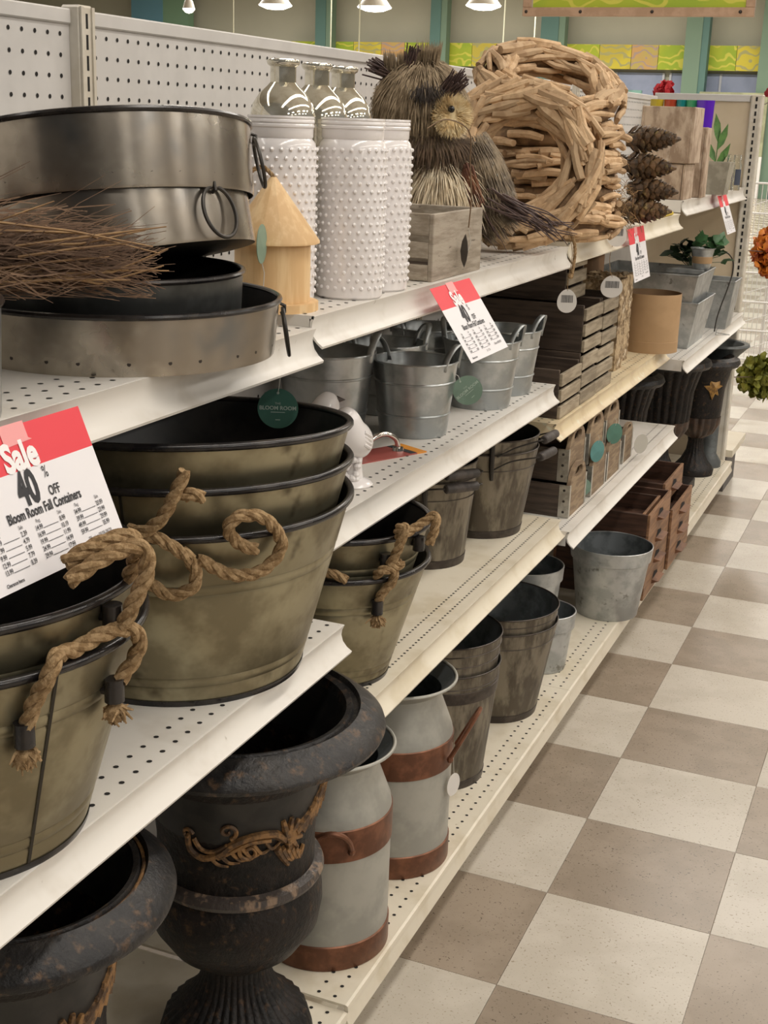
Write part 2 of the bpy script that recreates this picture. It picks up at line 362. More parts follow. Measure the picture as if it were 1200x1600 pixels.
def fray(mb, c, d, L, n=26, w=0.0011, spread=0.55, rnd=random):
    c = Vector(c); d = Vector(d).normalized()
    for i in range(n):
        e = (d + Vector([rnd.uniform(-1, 1) for _ in range(3)]) * spread).normalized()
        s = Vector([rnd.uniform(-1, 1) for _ in range(3)]) * L * 0.22
        m = c + s + e * L * 0.5 + Vector([rnd.uniform(-1, 1) for _ in range(3)]) * L * 0.12
        mb.tube([c + s, m, c + s + e * L * rnd.uniform(0.7, 1.1)], [w * 1.6, w * 1.4, w * 0.7], 4)
    return mb
def strand(mb, p, d, L, w, bend=None):
    # thin flat bristle: two crossed slivers are too heavy, one kinked sliver is enough
    p = Vector(p); d = Vector(d).normalized(); sd = d.cross(Vector((0.37, -0.62, 0.69))).normalized() * w
    m = p + d * L * 0.55 + (bend * L * 0.12 if bend is not None else Vector((0, 0, 0)))
    e = p + d * L + (bend * L * 0.4 if bend is not None else Vector((0, 0, 0)))
    mb.add([p - sd, p + sd, m + sd * 0.8, m - sd * 0.8, e], [(0, 1, 2, 3), (3, 2, 4)])

# ------------------------------------------------------------------ setting: floor, walls, ceiling
T = 0.3048
fl = MB().box(-25, 14, -4, 32, -0.06, -0.003)
mfl = bpy.data.materials.new('vinyl checker beyond'); mfl.use_nodes = True
_n = mfl.node_tree.nodes; _l = mfl.node_tree.links; _b = _n['Principled BSDF']
_tc = _n.new('ShaderNodeTexCoord'); _ck = _n.new('ShaderNodeTexChecker'); _ck.inputs['Scale'].default_value = 1 / T
_ck.inputs['Color1'].default_value = (0.59, 0.535, 0.45, 1); _ck.inputs['Color2'].default_value = (0.33, 0.26, 0.19, 1)
_l.new(_tc.outputs['Object'], _ck.inputs['Vector']); _l.new(_ck.outputs['Color'], _b.inputs['Base Color'])
_b.inputs['Roughness'].default_value = 0.24
floor = fl.build('floor', mfl, kind='structure', smooth=False)
tl = {}
for k in (0, 1):
    tl[k] = MB().bevbox(0.0004, T - 0.0004, 0.0004, T - 0.0004, -0.003, 0.0, 0.0004).mesh('floor_tile', TILEL if k == 0 else TILED, smooth=False)
for i in range(-3, 27):
    for k in range(-2, 5):
        if k * T > 1.0 + 0.0 * i and i > 4 and k > 3: continue
        inst('floor_tile', tl[(i + k) % 2], floor, Matrix.Translation((k * T, i * T, 0)))
WALLM = pm('store wall paint', (0.50, 0.50, 0.41), (0.47, 0.47, 0.385), scale=0.4, rough=0.8)
MB().box(-25, 14, 30, 30.3, 0, 6).build('wall_back', WALLM, kind='structure', smooth=False)
CEILM = pm('ceiling paint', (0.62, 0.58, 0.50), rough=0.9)
MB().box(-25, 14, -4, 32, 5.4, 5.6).build('ceiling', CEILM, kind='structure', smooth=False)
MB().box(-25.3, -25, -4, 32, 0, 5.6).build('wall_left', WALLM, kind='structure', smooth=False)

# ------------------------------------------------------------------ gondola
UY = [-1.555, -0.336, 0.883, 2.102, 3.320]
PX = -0.545
names = ['pans', 'vases and owl', 'wreaths', 'bark boxes']
sect = ['nearest pegboard back panel behind the round pans', 'pegboard back panel behind the mercury bottles and the owl',
        'pegboard back panel behind the stacked driftwood wreaths', 'farthest pegboard back panel behind the birch bark boxes']
for i in range(4):
    a, b = UY[i] + 0.016, UY[i + 1] - 0.016
    t = thing('back_panel', 'white ' + sect[i], 'panel', (PX, (a + b) / 2, 0), 0, 'pegboard back panels')
    h = (b - a) / 2
    MB().box(-0.012, 0, -h, h, 0.1, 1.490).build('panel', PANEL, t, smooth=False)
    MB().bevbox(-0.014, 0.004, -h, h, 1.490, 1.509, 0.002).build('top_rail', PANEL, t, smooth=False)
    hb = MB()
    y = -h + 0.024
    while y < h - 0.012:
        for k in range(30 if i < 3 else 14):
            hb.disc((0.0006, y, 1.478 - k * 0.0254), (1, 0, 0), 0.0029, 8)
        y += 0.0254
    hb.build('peg_holes', HOLE, t, kind='stuff', smooth=False, fix=False)
    if i < 3:
        lab = ['nearest off-white slotted upright behind the round pans', 'slotted upright hidden behind the driftwood wreaths', 'slotted upright beside the birch bark boxes'][i]
        u = thing('upright', lab, 'upright', (PX, UY[i + 1], 0), 0, 'slotted uprights')
        MB().bevbox(-0.014, 0.016, -0.0155, 0.0155, 0.1, 1.514, 0.003).build('post', UPR, u, smooth=False)
        MB().box(0.016, 0.0185, -0.0145, -0.009, 0.1, 1.512).box(0.016, 0.0185, 0.009, 0.0145, 0.1, 1.512).build('post_rib', UPR, u, smooth=False)
        sb = MB()
        for k in range(54): sb.box(0.0155, 0.0164, -0.0022, 0.0022, 1.486 - k * 0.0254, 1.504 - k * 0.0254)
        sb.build('slot', HOLE, u, kind='stuff', smooth=False)

def shelf(label, x, y0, y1, z, m, rows=((0.020, 0.0254), (0.044, 0.0254)), lip=0.036, lipm=None):
    t = thing('shelf', label, 'shelf', (0, 0, 0), 0, 'gondola shelves')
    MB().box(PX + 0.001, x - 0.002, y0, y1, z - 0.004, z).build('deck', m, t, smooth=False)
    L = lip
    pr = [(x - 0.004, z), (x, z - 0.0004), (x - 0.0035, z - L * 0.22), (x - 0.0045, z - L * 0.42), (x - 0.002, z - L * 0.66), (x + 0.004, z - L * 0.86), (x + 0.0115, z - L),
          (x + 0.0105, z - L - 0.003), (x + 0.003, z - L * 0.92), (x - 0.0045, z - L * 0.7), (x - 0.0075, z - L * 0.42), (x - 0.007, z - L * 0.2)]
    MB().sweep(pr, y0, y1).build('price_lip', lipm or m, t)
    for yy in (y0, y1 - 0.002): MB().box(PX + 0.02, x - 0.008, yy, yy + 0.002, z - 0.034, z - 0.004).build('side_flange', m, t, smooth=False)
    hb = MB()
    for d, p in rows:
        y = y0 + 0.012
        while y < y1 - 0.01: hb.disc((x - d, y, z + 0.0004), (0, 0, 1), 0.0031 if p > 0.02 else 0.0024, 8); y += p
    hb.build('deck_holes', HOLE, t, kind='stuff', smooth=False, fix=False)
    return t
R3 = ((0.020, 0.0254), (0.044, 0.0254), (0.068, 0.0254)); RD = ((0.024, 0.0127), (0.050, 0.0127))
zT1, zT2, zT3, zT4 = 1.132, 1.147, 1.156, 1.193
zM2, zM3, zM4 = 0.855, 0.768, 0.730
zL1, zL2, zL3 = 0.740, 0.556, 0.530
zB = 0.147
shelf('white top shelf holding the stacked round pans and broom', -0.197, UY[0], UY[1], zT1, WHITE, R3, 0.040)
shelf('white top shelf holding the birdhouse, hobnail vases and slatted crate', -0.199, UY[1], UY[2], zT2, WHITE, R3, 0.038)
shelf('cream top shelf under the driftwood wreaths and pinecones', -0.197, UY[2], UY[3], zT3, CREAM, RD, 0.040)
shelf('white top shelf farthest along, under the bark boxes', -0.190, UY[3], UY[4], zT4, WHITE, RD, 0.040)
shelf('white shelf holding the small galvanized buckets and ceramic birds', -0.207, UY[1], UY[2], zM2, WHITE)
shelf('yellowed cream shelf holding grey slatted crates and kraft box', -0.199, UY[2], UY[3], zM3, YCREAM)
shelf('white shelf holding the galvanized rectangular planters', -0.143, UY[3], UY[4], zM4, WHITE)
shelf('white shelf under the big olive rope-handled tubs', -0.147, UY[0], UY[1], zL1, WHITE)
shelf('cream shelf with dense holes under the dark stave pails', -0.173, UY[1], UY[2], zL2, CREAM, RD)
shelf('white shelf holding the arched-handle wooden boxes', -0.152, UY[2], UY[3], zL3, WHITE, RD)
def base(label, y0, y1, z, m):
    x = -0.127
    t = thing('base_deck', label, 'shelf', (0, 0, 0), 0, 'gondola base decks')
    MB().box(PX + 0.001, x - 0.004, y0, y1, z - 0.004, z).build('deck', m, t, smooth=False)
    MB().sweep([(x - 0.004, z), (x, z - 0.0015), (x + 0.001, z - 0.010), (x - 0.002, z - 0.022), (x + 0.004, z - 0.036), (x + 0.0035, z - 0.040), (x - 0.006, z - 0.038), (x - 0.006, z - 0.006)], y0, y1).build('front_lip', m, t)
    MB().box(x - 0.10, x - 0.09, y0, y1, 0, z - 0.004).build('kick_plate', m, t, smooth=False)
    hb = MB()
    for d in (0.026, 0.052):
        y = y0 + 0.012
        while y < y1 - 0.01: hb.disc((x - d, y, z + 0.0004), (0, 0, 1), 0.0031, 8); y += 0.0254
    hb.build('deck_holes', HOLE, t, kind='stuff', smooth=False, fix=False)
base('cream base deck nearest, under the two black urns', UY[0], UY[1] + 0.0, 0.137, CREAM)
base('cream base deck under milk cans and stave buckets', UY[1] + 0.001, UY[2] + 0.02, zB, CREAM)
base('cream base deck under the galvanized pot and drawers', UY[2] + 0.021, UY[3], zB, CREAM)
base('cream base deck farthest, under the fluted urns', UY[3] + 0.001, UY[4] + 0.01, zB, CREAM)

# end panel closing the run
t = thing('end_divider', 'tall beige end panel with slotted white post closing the shelf run', 'panel', (0, 3.345, 0))
MB().box(-0.56, -0.205, 0, 0.02, 0.1, 1.497).build('panel', BEIGE, t, smooth=False)
MB().bevbox(-0.56, -0.207, -0.006, 0.022, 1.497, 1.522, 0.002).build('top_rail', PANEL, t, smooth=False)
MB().bevbox(-0.205, -0.160, -0.012, 0.03, 0.12, 1.523, 0.003).box(-0.200, -0.194, -0.014, -0.012, 0.12, 1.52).box(-0.171, -0.165, -0.014, -0.012, 0.12, 1.52).build('post', UPR, t, smooth=False)
sb = MB()
for k in range(40): sb.box(-0.1865, -0.1800, -0.0135, -0.0119, 1.500 - k * 0.0254, 1.515 - k * 0.0254)
sb.build('slot', HOLE, t, kind='stuff', smooth=False)
t = thing('end_cap_shelf', 'low cream end-cap base shelf beyond the slotted post', 'shelf', (0, 3.38, 0))
MB().box(-0.56, -0.135, 0, 0.36, 0.150, 0.178).build('deck', CREAM, t, smooth=False)
MB().box(-0.50, -0.16, 0.02, 0.30, 0, 0.15).build('kick_plate', pm('dark kick', (0.10, 0.09, 0.085), rough=0.6), t, smooth=False)

# ------------------------------------------------------------------ round pans
def tiltM(loc, e, roll=0, rz=0):
    d = Vector((0.55, -0.835, 0)); r = Vector((0.835, 0.55, 0))
    return Matrix.Translation(loc) @ Matrix.Rotation(radians(roll), 4, d) @ Matrix.Rotation(-radians(e), 4, r) @ Matrix.Rotation(rz, 4, 'Z')
def pan(label, M, r0, r1, h, ring_az=None, hang=True, body=PANM, rivets=True, open_bottom=False):
    t = thing('round_pan', label, 'pan', M=M, group='round metal pans')
    MB().lathe([(r0, 0), (r0 + 0.001, 0.003), (r1, h)], 96).build('side_wall', body, t)
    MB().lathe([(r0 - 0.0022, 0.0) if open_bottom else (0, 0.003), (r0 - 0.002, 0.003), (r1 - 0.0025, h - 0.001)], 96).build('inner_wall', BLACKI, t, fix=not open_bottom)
    if open_bottom: MB().lathe([(0, h - 0.008), (r1 - 0.003, h - 0.008)], 96).build('mesh_floor', BLACKI, t)
    else: MB().lathe([(0, 0), (r0 - 0.001, 0)], 96).build('underside', BLACKI, t)
    rm = MB(); rm.tube([(r1 * cos(2 * pi * i / 96), r1 * sin(2 * pi * i / 96), h) for i in range(96)], 0.0032, 8, closed=True)
    rm.build('rim', BLACKM, t)
    if rivets:
        rb = MB()
        for k in range(26):
            a = 2 * pi * k / 26 + (0.03 if k % 3 else -0.02); rr = r0 + (r1 - r0) * 0.22 + 0.0006
            rb.disc((rr * cos(a), rr * sin(a), h * 0.22), (cos(a), sin(a), 0), 0.0021, 8)
        rb.build('rivet', RIVET, t, kind='stuff', fix=False)
    if ring_az is not None:
        a = ring_az; o = Vector((cos(a), sin(a), 0)); tg = Vector((-sin(a), cos(a), 0)); z = Vector((0, 0, 1))
        R = 0.0265; hz = h - 0.012
        c = o * (r1 + 0.0035) + z * (hz - R)
        g = MB().tube([c + (tg * cos(q) * R * 0.86 + z * sin(q) * R) + o * (0.004 * (1 - sin(q))) for q in [2 * pi * i / 40 for i in range(40)]], 0.0021, 8, closed=True)
        g.build('ring_handle', IRON, t)
        MB().tube([o * (r1 + 0.001) + z * (hz + 0.005), o * (r1 + 0.006) + z * (hz + 0.003), o * (r1 + 0.006) + z * (hz - 0.004), o * (r1 + 0.001) + z * (hz - 0.006)], 0.002, 8).build('ring_staple', IRON, t)
    return t
pan('wide round metal pan at the bottom of the pan stack, on the top shelf', Matrix.Translation((-0.313, -0.597, zT1)), 0.170, 0.176, 0.060, radians(30))
pan('smaller dark pan sitting inside the bottom round pan', Matrix.Translation((-0.320, -0.600, zT1 + 0.0045)), 0.138, 0.143, 0.085, None, body=pm('dark pan steel', (0.13, 0.135, 0.13), (0.07, 0.072, 0.07), scale=10, rough=0.4, metal=0.8))
pan('tilted round pan with a black ring handle facing out, second from top', tiltM((-0.308, -0.597, 1.229), 10, 9, 0), 0.146, 0.146, 0.066, radians(-12))
pan('topmost tilted round pan with bright highlights, level with the pegboard', tiltM((-0.325, -0.592, 1.288), 9.5, 4.5, 0), 0.155, 0.158, 0.075, radians(34), open_bottom=True)
pan('galvanized pan cut off at the left edge beside the broom', Matrix.Translation((-0.306, -1.008, zT1)), 0.121, 0.126, 0.098, None, body=GALV, rivets=False)
# twig broom lying across the pans
rb = random.Random(3)
t = thing('twig_broom', 'bundle of brown heather twigs lying across the stacked pans', 'broom', (-0.30, -0.82, 1.245), radians(25))
tw = MB()
for i in range(1500):
    L = rb.uniform(0.05, 0.17)
    x0 = rb.uniform(-0.22, 0.10); yy = rb.gauss(0, 0.020); zz = 0.016 + rb.gauss(0, 0.022)
    zz = max(-0.022, min(0.066, zz)) * (1.0 if x0 < -0.02 else max(0.1, 1 - (x0 + 0.02) * 5)) - (0.004 if x0 < 0 else x0 * 0.06)
    sp = rb.gauss(0, 0.16); sv = rb.gauss(0.02, 0.20); q = lambda: rb.gauss(0, 0.004)
    P = [Vector((min(x0 + L * (k / 4 - 0.5), 0.145 + rb.random() * 0.02), yy + sp * L * k / 4 - 0.01 + q(), zz + sv * L * (k / 4 - 0.35) + q())) for k in range(5)]
    for v in P: v.z = max(v.z, -0.026)
    w = rb.choice((0.00035, 0.0004, 0.0005, 0.0007, 0.0010))
    tw.tube(P, [w, w, w, w * 0.8, w * 0.5], 3)
tw.build('twigs', TWIG, t, kind='stuff', fix=False)
tk = MB()
for i in range(26):
    x0 = rb.uniform(-0.15, 0.06); L = rb.uniform(0.08, 0.15); zz = rb.uniform(-0.016, 0.045); yy = -0.03 - rb.random() * 0.02
    tk.tube([(x0, yy, zz), (x0 + L * 0.5, yy, zz + rb.uniform(-0.01, 0.012)), (min(x0 + L, 0.165), yy + 0.004, zz + rb.uniform(-0.02, 0.03))], [0.0013, 0.0012, 0.0006], 4)
tk.build('long_twigs', pm('straw twig', (0.40, 0.25, 0.12), (0.3, 0.18, 0.09), scale=30, rough=0.8), t, kind='stuff', fix=False)

# ------------------------------------------------------------------ olive tubs with rope handles
def tub(label, M, r0, r1, h, grooves=(0.1, 0.62), seam_az=None, ropes=(), inv=None, sleeves=()):
    t = thing('rope_handled_tub', label, 'tub', M=M, group='olive rope-handled tubs')
    R = lambda z: r0 + (r1 - r0) * z / h
    pr = [(r0, 0.001)]
    for g in grooves:
        for q, dz in ((0, 0), (-0.0014, 0.003), (0, 0.006), (0, 0.012), (-0.0014, 0.015), (0, 0.018)):
            z = g * h + dz; pr.append((R(z) + q, z))
    pr.append((r1, h)); MB().lathe(pr, 96).build('side_wall', OLIVE, t)
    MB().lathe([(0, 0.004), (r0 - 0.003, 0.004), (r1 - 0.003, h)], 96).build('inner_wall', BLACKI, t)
    MB().lathe([(0, 0), (r0 + 0.0015, 0), (r0 + 0.0025, 0.003), (R(0.007) + 0.001, 0.007)], 96).build('base_ring', BLACKM, t)
    MB().tube([(r1 * cos(2 * pi * i / 96), r1 * sin(2 * pi * i / 96), h) for i in range(96)], 0.0046, 10, closed=True).build('rim', BLACKM, t)
    if seam_az is not None:
        a = seam_az; s = MB(); e = 0.0016
        for sgn in (0,):
            v = []
            for z in (0.004, h - 0.003):
                rr = R(z) + 0.0009
                for q in (-1, 1): v.append(((rr) * cos(a + q * e / rr), rr * sin(a + q * e / rr), z))
            s.add(v, [(0, 1, 3, 2)])
        s.build('seam', SEAM, t, fix=False)
    iv = M.inverted()
    for P in ropes:
        rope(MB(), [iv @ Vector(p) for p in P], 0.0070).build('rope_handle', ROPE, t)
    for (az, zz, fr) in sleeves:
        rr = R(zz); o = Vector((cos(az), sin(az), 0)); c = o * (rr + 0.010) + Vector((0, 0, zz))
        MB().tube([c + Vector((0, 0, -0.010)), c + Vector((0, 0, 0.011))], 0.0088, 14).tube([o * (rr - 0.002) + Vector((0, 0, zz)), c], 0.0055, 10).build('rope_sleeve', BLACKM, t)
        if fr: fray(MB(), c + Vector((0, 0, -0.014)), (o.x * 0.2, o.y * 0.2, -1), 0.016, 70, 0.0012, 0.75, random.Random(int(az * 100))).ball(c + Vector((0, 0, -0.021)), (0.0105, 0.0105, 0.0095), 10).build('frayed_end', ROPE, t, kind='stuff')
    return t
def az_of(M, p):
    q = M.inverted() @ Vector(p); return atan2(q.y, q.x), q.z
d0 = (-0.285, -0.525)
Ma = Matrix.Translation((d0[0], d0[1], zL1)); Mb = tiltM((d0[0], d0[1], zL1 + 0.040), 2.5); Mc = tiltM((d0[0], d0[1], zL1 + 0.0795), 4.6)
def sl(M, pts, fr=True): return [(*az_of(M, p), fr) for p in pts]
tub('lowest and largest visible olive metal tub of the three-tub nest on the second shelf', Ma, 0.149, 0.206, 0.217, (0.10, 0.66), None,
    [[(-0.158, -0.694, 0.938), (-0.134, -0.668, 0.916), (-0.110, -0.642, 0.917), (-0.094, -0.628, 0.944), (-0.100, -0.655, 0.980), (-0.118, -0.678, 0.986), (-0.128, -0.684, 0.972), (-0.122, -0.670, 0.953), (-0.110, -0.655, 0.944)],
     [(-0.211, -0.717, 0.915), (-0.189, -0.705, 0.896), (-0.165, -0.697, 0.905), (-0.160, -0.697, 0.925), (-0.172, -0.703, 0.948)]])
tub('middle olive tub of the three-tub nest, showing only its black rim band', Mb, 0.149, 0.206, 0.217, (0.10, 0.66), -1.32,
    [[(-0.218, -0.734, 0.972), (-0.186, -0.727, 0.965), (-0.160, -0.705, 0.940)]])
tub('top olive tub of the nest with dark open inside and teal tag', Mc, 0.149, 0.206, 0.217, (0.10, 0.66), None,
    [[(-0.154, -0.725, 1.041), (-0.163, -0.730, 1.018), (-0.176, -0.734, 0.992), (-0.194, -0.737, 0.976), (-0.222, -0.742, 0.968), (-0.25, -0.744, 0.958)],
     [(-0.160, -0.720, 1.012), (-0.150, -0.718, 1.016), (-0.143, -0.710, 1.010)]])
d1 = (-0.271, -0.960)
Ml = Matrix.Translation((d1[0], d1[1], zL1)); Ml2 = tiltM((d1[0] - 0.003, d1[1] + 0.002, zL1 + 0.046), -0.5)
tub('lower olive tub at the left edge with a rope looped over its black rim', Ml, 0.125, 0.184, 0.210, (0.10, 0.72), radians(-19),
    [[(-0.111, -1.045, 0.905), (-0.103, -1.043, 0.930), (-0.091, -1.041, 0.952), (-0.088, -1.034, 0.966), (-0.094, -1.020, 0.964), (-0.092, -1.000, 0.962), (-0.083, -0.978, 0.968), (-0.072, -0.957, 0.968), (-0.072, -0.938, 0.952), (-0.080, -0.936, 0.930), (-0.087, -0.948, 0.914)]],
    sleeves=sl(Ml, [(-0.112, -1.046, 0.900), (-0.088, -0.952, 0.906)]))
tub('upper olive tub at the left edge, nested under the sale sign', Ml2, 0.125, 0.184, 0.210, (0.10, 0.72), None,
    [[(-0.072, -0.962, 0.972), (-0.062, -0.958, 0.997), (-0.054, -0.952, 1.022), (-0.056, -0.958, 1.044), (-0.072, -0.985, 1.040), (-0.090, -1.01, 1.024)], [(-0.090, -0.925, 1.000), (-0.075, -0.935, 1.030), (-0.070, -0.955, 1.050), (-0.085, -0.985, 1.046), (-0.10, -1.0, 1.035)]],
    sleeves=sl(Ml2, [(-0.072, -0.960, 0.978)], False))
d2 = (-0.275, -0.085)
Mt = Matrix.Translation((d2[0], d2[1], zL2)); Mt2 = Matrix.Translation((d2[0], d2[1], zL2 + 0.060))
tub('lower olive tub with rope handles standing beside the dark pails', Mt, 0.083, 0.141, 0.192, (0.08, 0.68), radians(-104),
    [[(-0.171, -0.170, 0.706), (-0.162, -0.173, 0.728), (-0.148, -0.168, 0.748), (-0.146, -0.172, 0.766), (-0.158, -0.184, 0.768), (-0.170, -0.178, 0.756)],
     [(-0.235, -0.226, 0.768), (-0.215, -0.220, 0.763), (-0.20, -0.215, 0.755)], [(-0.254, -0.210, 0.706), (-0.250, -0.222, 0.740), (-0.24, -0.226, 0.766)]],
    sleeves=sl(Mt, [(-0.171, -0.171, 0.706)]))
tub('upper olive tub with rope handles nested under the bird shelf', Mt2, 0.083, 0.141, 0.192, (0.08, 0.68), None,
    [[(-0.150, -0.176, 0.775), (-0.143, -0.174, 0.790), (-0.136, -0.176, 0.808), (-0.130, -0.172, 0.832), (-0.140, -0.170, 0.830), (-0.145, -0.150, 0.812), (-0.125, -0.12, 0.826), (-0.108, -0.110, 0.838), (-0.106, -0.115, 0.818), (-0.113, -0.118, 0.796)],
     [(-0.150, -0.176, 0.775), (-0.143, -0.168, 0.772), (-0.136, -0.160, 0.776)]],
    sleeves=sl(Mt2, [(-0.151, -0.174, 0.778), (-0.113, -0.115, 0.792)], False))

# ------------------------------------------------------------------ black urns
def urn_deco(t, prof, a0, z0, s=1.0):
    # acanthus scroll relief that follows the wall of the urn
    def R(z):
        for (r1, z1), (r2, z2) in zip(prof, prof[1:]):
            if z1 <= z <= z2: return r1 + (r2 - r1) * (z - z1) / max(z2 - z1, 1e-6)
        return 0.13
    def P(a, b, off=0.002):
        z = z0 + b * s; r = R(z); an = a0 + a * s / r; return Vector(((r + off) * cos(an), (r + off) * sin(an), z))
    g = MB()
    def spiral(cx, cy, r, turns, st, w): 
        q = [(cx + r * (1 - i / 30) * cos(st + turns * 2 * pi * i / 30), cy + r * (1 - i / 30) * sin(st + turns * 2 * pi * i / 30)) for i in range(28)]
        g.tube([P(x, y) for x, y in q], [w * (1 - 0.4 * i / 28) for i in range(28)], 6)
    def stroke(pts, w0, w1):
        q = cat([(x, y, 0) for x, y in pts], 6); w0 *= 1.3; w1 *= 1.3; g.tube([P(v.x, v.y) for v in q], [w0 + (w1 - w0) * i / len(q) for i in range(len(q))], 6)
    stroke([(-0.066, 0.014), (-0.062, -0.004), (-0.046, -0.012), (-0.028, -0.004), (-0.012, 0.010), (0.010, 0.018), (0.032, 0.016), (0.046, 0.004)], 0.0032, 0.0046)
    stroke([(-0.058, 0.012), (-0.050, 0.000), (-0.036, -0.002), (-0.020, 0.008)], 0.0026, 0.002)
    stroke([(-0.03, -0.010), (-0.014, 0.0), (0.006, 0.010), (0.028, 0.009)], 0.0022, 0.003)
    spiral(-0.020, 0.026, 0.011, 1.4, -1.2, 0.0032); spiral(0.004, -0.002, 0.012, 1.5, 2.2, 0.0032); spiral(-0.066, 0.016, 0.007, 1.2, 0.2, 0.003)
    for k in range(7):
        a = -1.4 + k * 0.55; stroke([(0.050, 0.006), (0.050 + 0.012 * cos(a), 0.006 + 0.013 * sin(a)), (0.050 + 0.022 * cos(a), 0.006 + 0.026 * sin(a))], 0.0052, 0.0022)
    for k in range(5):
        x = 0.082 + k * 0.012; stroke([(x - 0.012, 0.006 + k * 0.004), (x, 0.016 + k * 0.008), (x + 0.004, 0.030 + k * 0.009)], 0.005, 0.0018)
    stroke([(0.060, 0.010), (0.084, 0.022), (0.112, 0.044), (0.138, 0.068)], 0.0055, 0.002)
    for k in range(6): stroke([(-0.040 + k * 0.012, -0.008 + k * 0.004), (-0.030 + k * 0.012, -0.018 + k * 0.003), (-0.018 + k * 0.012, -0.020 + k * 0.005)], 0.0024, 0.0010)
    for k in range(5): stroke([(0.036 + k * 0.006, -0.004 - k * 0.002), (0.044 + k * 0.006, -0.020 - k * 0.002), (0.052 + k * 0.006, -0.032 + k * 0.004)], 0.0042, 0.0018)
    g.build('gilded_scroll', GOLD, t)
def big_urn(label, loc, s=1.0, zs=1.0, gold_ring=False, zmap=None):
    t = thing('black_urn', label, 'urn', loc, 0, 'black garden urns')
    def Z(z):
        A = zmap or ((0, 0), (1, zs))
        for (a, b), (c, d) in zip(A, A[1:]):
            if z <= c or c == A[-1][0]: return b + (d - b) * (z - a) / (c - a)
    foot = [(0.0, 0), (0.110, 0), (0.113, 0.012), (0.110, 0.024), (0.100, 0.040), (0.074, 0.054), (0.056, 0.068), (0.047, 0.082), (0.046, 0.094)]
    MB().lathe([(r * s, Z(z)) for r, z in foot], 144, mod=lambda a, r, z: (0.05 * r * (abs(sin(a * 18)) - 0.5) if Z(0.024) < z < Z(0.093) else 0)).build('fluted_foot', URN, t)
    bowl = [(0.046, 0.094), (0.060, 0.100), (0.092, 0.122), (0.115, 0.152), (0.120, 0.178), (0.119, 0.202), (0.112, 0.226)]
    MB().lathe([(r * s, Z(z)) for r, z in bowl], 96).build('bowl', URN, t)
    MB().lathe([(r * s, Z(z)) for r, z in [(0.112, 0.226), (0.119, 0.230), (0.1215, 0.237), (0.119, 0.244), (0.108, 0.248)]], 96).build('belt', pm('rubbed belt', (0.05, 0.04, 0.035), (0.22, 0.15, 0.10), scale=40, vs=(1, 1, 0.4), lo=0.5, hi=0.64, rough=0.35, bump=0.5, bscale=120), t)
    body = [(0.108, 0.248), (0.108, 0.29), (0.113, 0.34), (0.122, 0.385), (0.133, 0.42), (0.145, 0.436)]
    MB().lathe([(r * s, Z(z)) for r, z in body], 96).build('body', URN, t)
    rim = [(0.145, 0.436), (0.184, 0.434), (0.198, 0.438), (0.2005, 0.444), (0.1985, 0.450), (0.186, 0.460), (0.172, 0.469), (0.166, 0.472), (0.163, 0.465), (0.157, 0.464), (0.154, 0.470), (0.147, 0.468), (0.143, 0.455)]
    MB().lathe([(r * s, Z(z)) for r, z in rim], 120).build('rolled_rim', URNR, t)
    MB().lathe([(0, Z(0.25)), (0.100 * s, Z(0.26)), (0.125 * s, Z(0.40)), (0.143 * s, Z(0.455))], 72).build('inner_wall', BLACKI, t)
    if gold_ring: MB().tube([(0.160 * s * cos(2 * pi * i / 80), 0.160 * s * sin(2 * pi * i / 80), Z(0.4655)) for i in range(80)], 0.0022, 6, closed=True).build('gold_ring', GOLD, t)
    pr = [(r * s, Z(z)) for r, z in body]
    urn_deco(t, pr, radians(-55), Z(0.316), 1.12)
    return t
big_urn('large black urn with gilded scroll and fluted foot beside the milk cans', (-0.234, -0.475, 0.1372), 0.96, 1, False, ((0, 0), (0.094, 0.154), (0.178, 0.250), (0.237, 0.300), (0.452, 0.512), (0.49, 0.549)))
big_urn('black urn at the lower left corner, a thin gold ring inside its rim', (-0.283, -0.865, 0.1372), 0.845, 1.05, True)

# ------------------------------------------------------------------ milk cans
def milk_can(label, loc, rz, hang):
    t = thing('milk_can', label, 'milk can', loc, 0, 'zinc milk cans')
    MB().lathe([(0.1, 0.0425), (0.1, 0.10), (0.1003, 0.185)], 72).lathe([(0.1003, 0.238), (0.0985, 0.248), (0.079, 0.300), (0.0785, 0.316), (0.088, 0.325), (0.099, 0.334), (0.1015, 0.337)], 72).build('body', MILK, t)
    MB().tube([(0.1015 * cos(2 * pi * i / 72), 0.1015 * sin(2 * pi * i / 72), 0.337) for i in range(72)], 0.0028, 8, closed=True).build('rim', MILK, t)
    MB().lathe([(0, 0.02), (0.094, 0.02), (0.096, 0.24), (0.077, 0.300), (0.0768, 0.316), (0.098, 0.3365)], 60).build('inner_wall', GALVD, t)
    MB().lathe([(0, 0), (0.1008, 0), (0.1022, 0.002), (0.1022, 0.041), (0.1, 0.0425)], 72).build('lower_band', COPPER, t)
    MB().lathe([(0.1003, 0.185), (0.1022, 0.1865), (0.1022, 0.2365), (0.1003, 0.238)], 72).build('upper_band', COPPER, t)
    for k, a in enumerate((rz, rz + pi)):
        o = Vector((cos(a), sin(a), 0)); g = Vector((-sin(a), cos(a), 0)); z = Vector((0, 0, 1))
        pts = []
        for i in range(17):
            q = pi * i / 16
            out, up = (0.5, 0.85) if not hang else (0.58, 1.0)
            pts.append(o * (0.1045 + (0.050 if not hang else 0.072) * sin(q) * out) + g * (-0.032 * cos(q)) + z * (0.208 + (0.052 if not hang else 0.085) * sin(q) * up))
        MB().tube(pts, 0.0042, 8).ball(pts[0] + o * 0.001, 0.0062, 8).ball(pts[-1] + o * 0.001, 0.0062, 8).build('handle', COPPER, t)
    return t
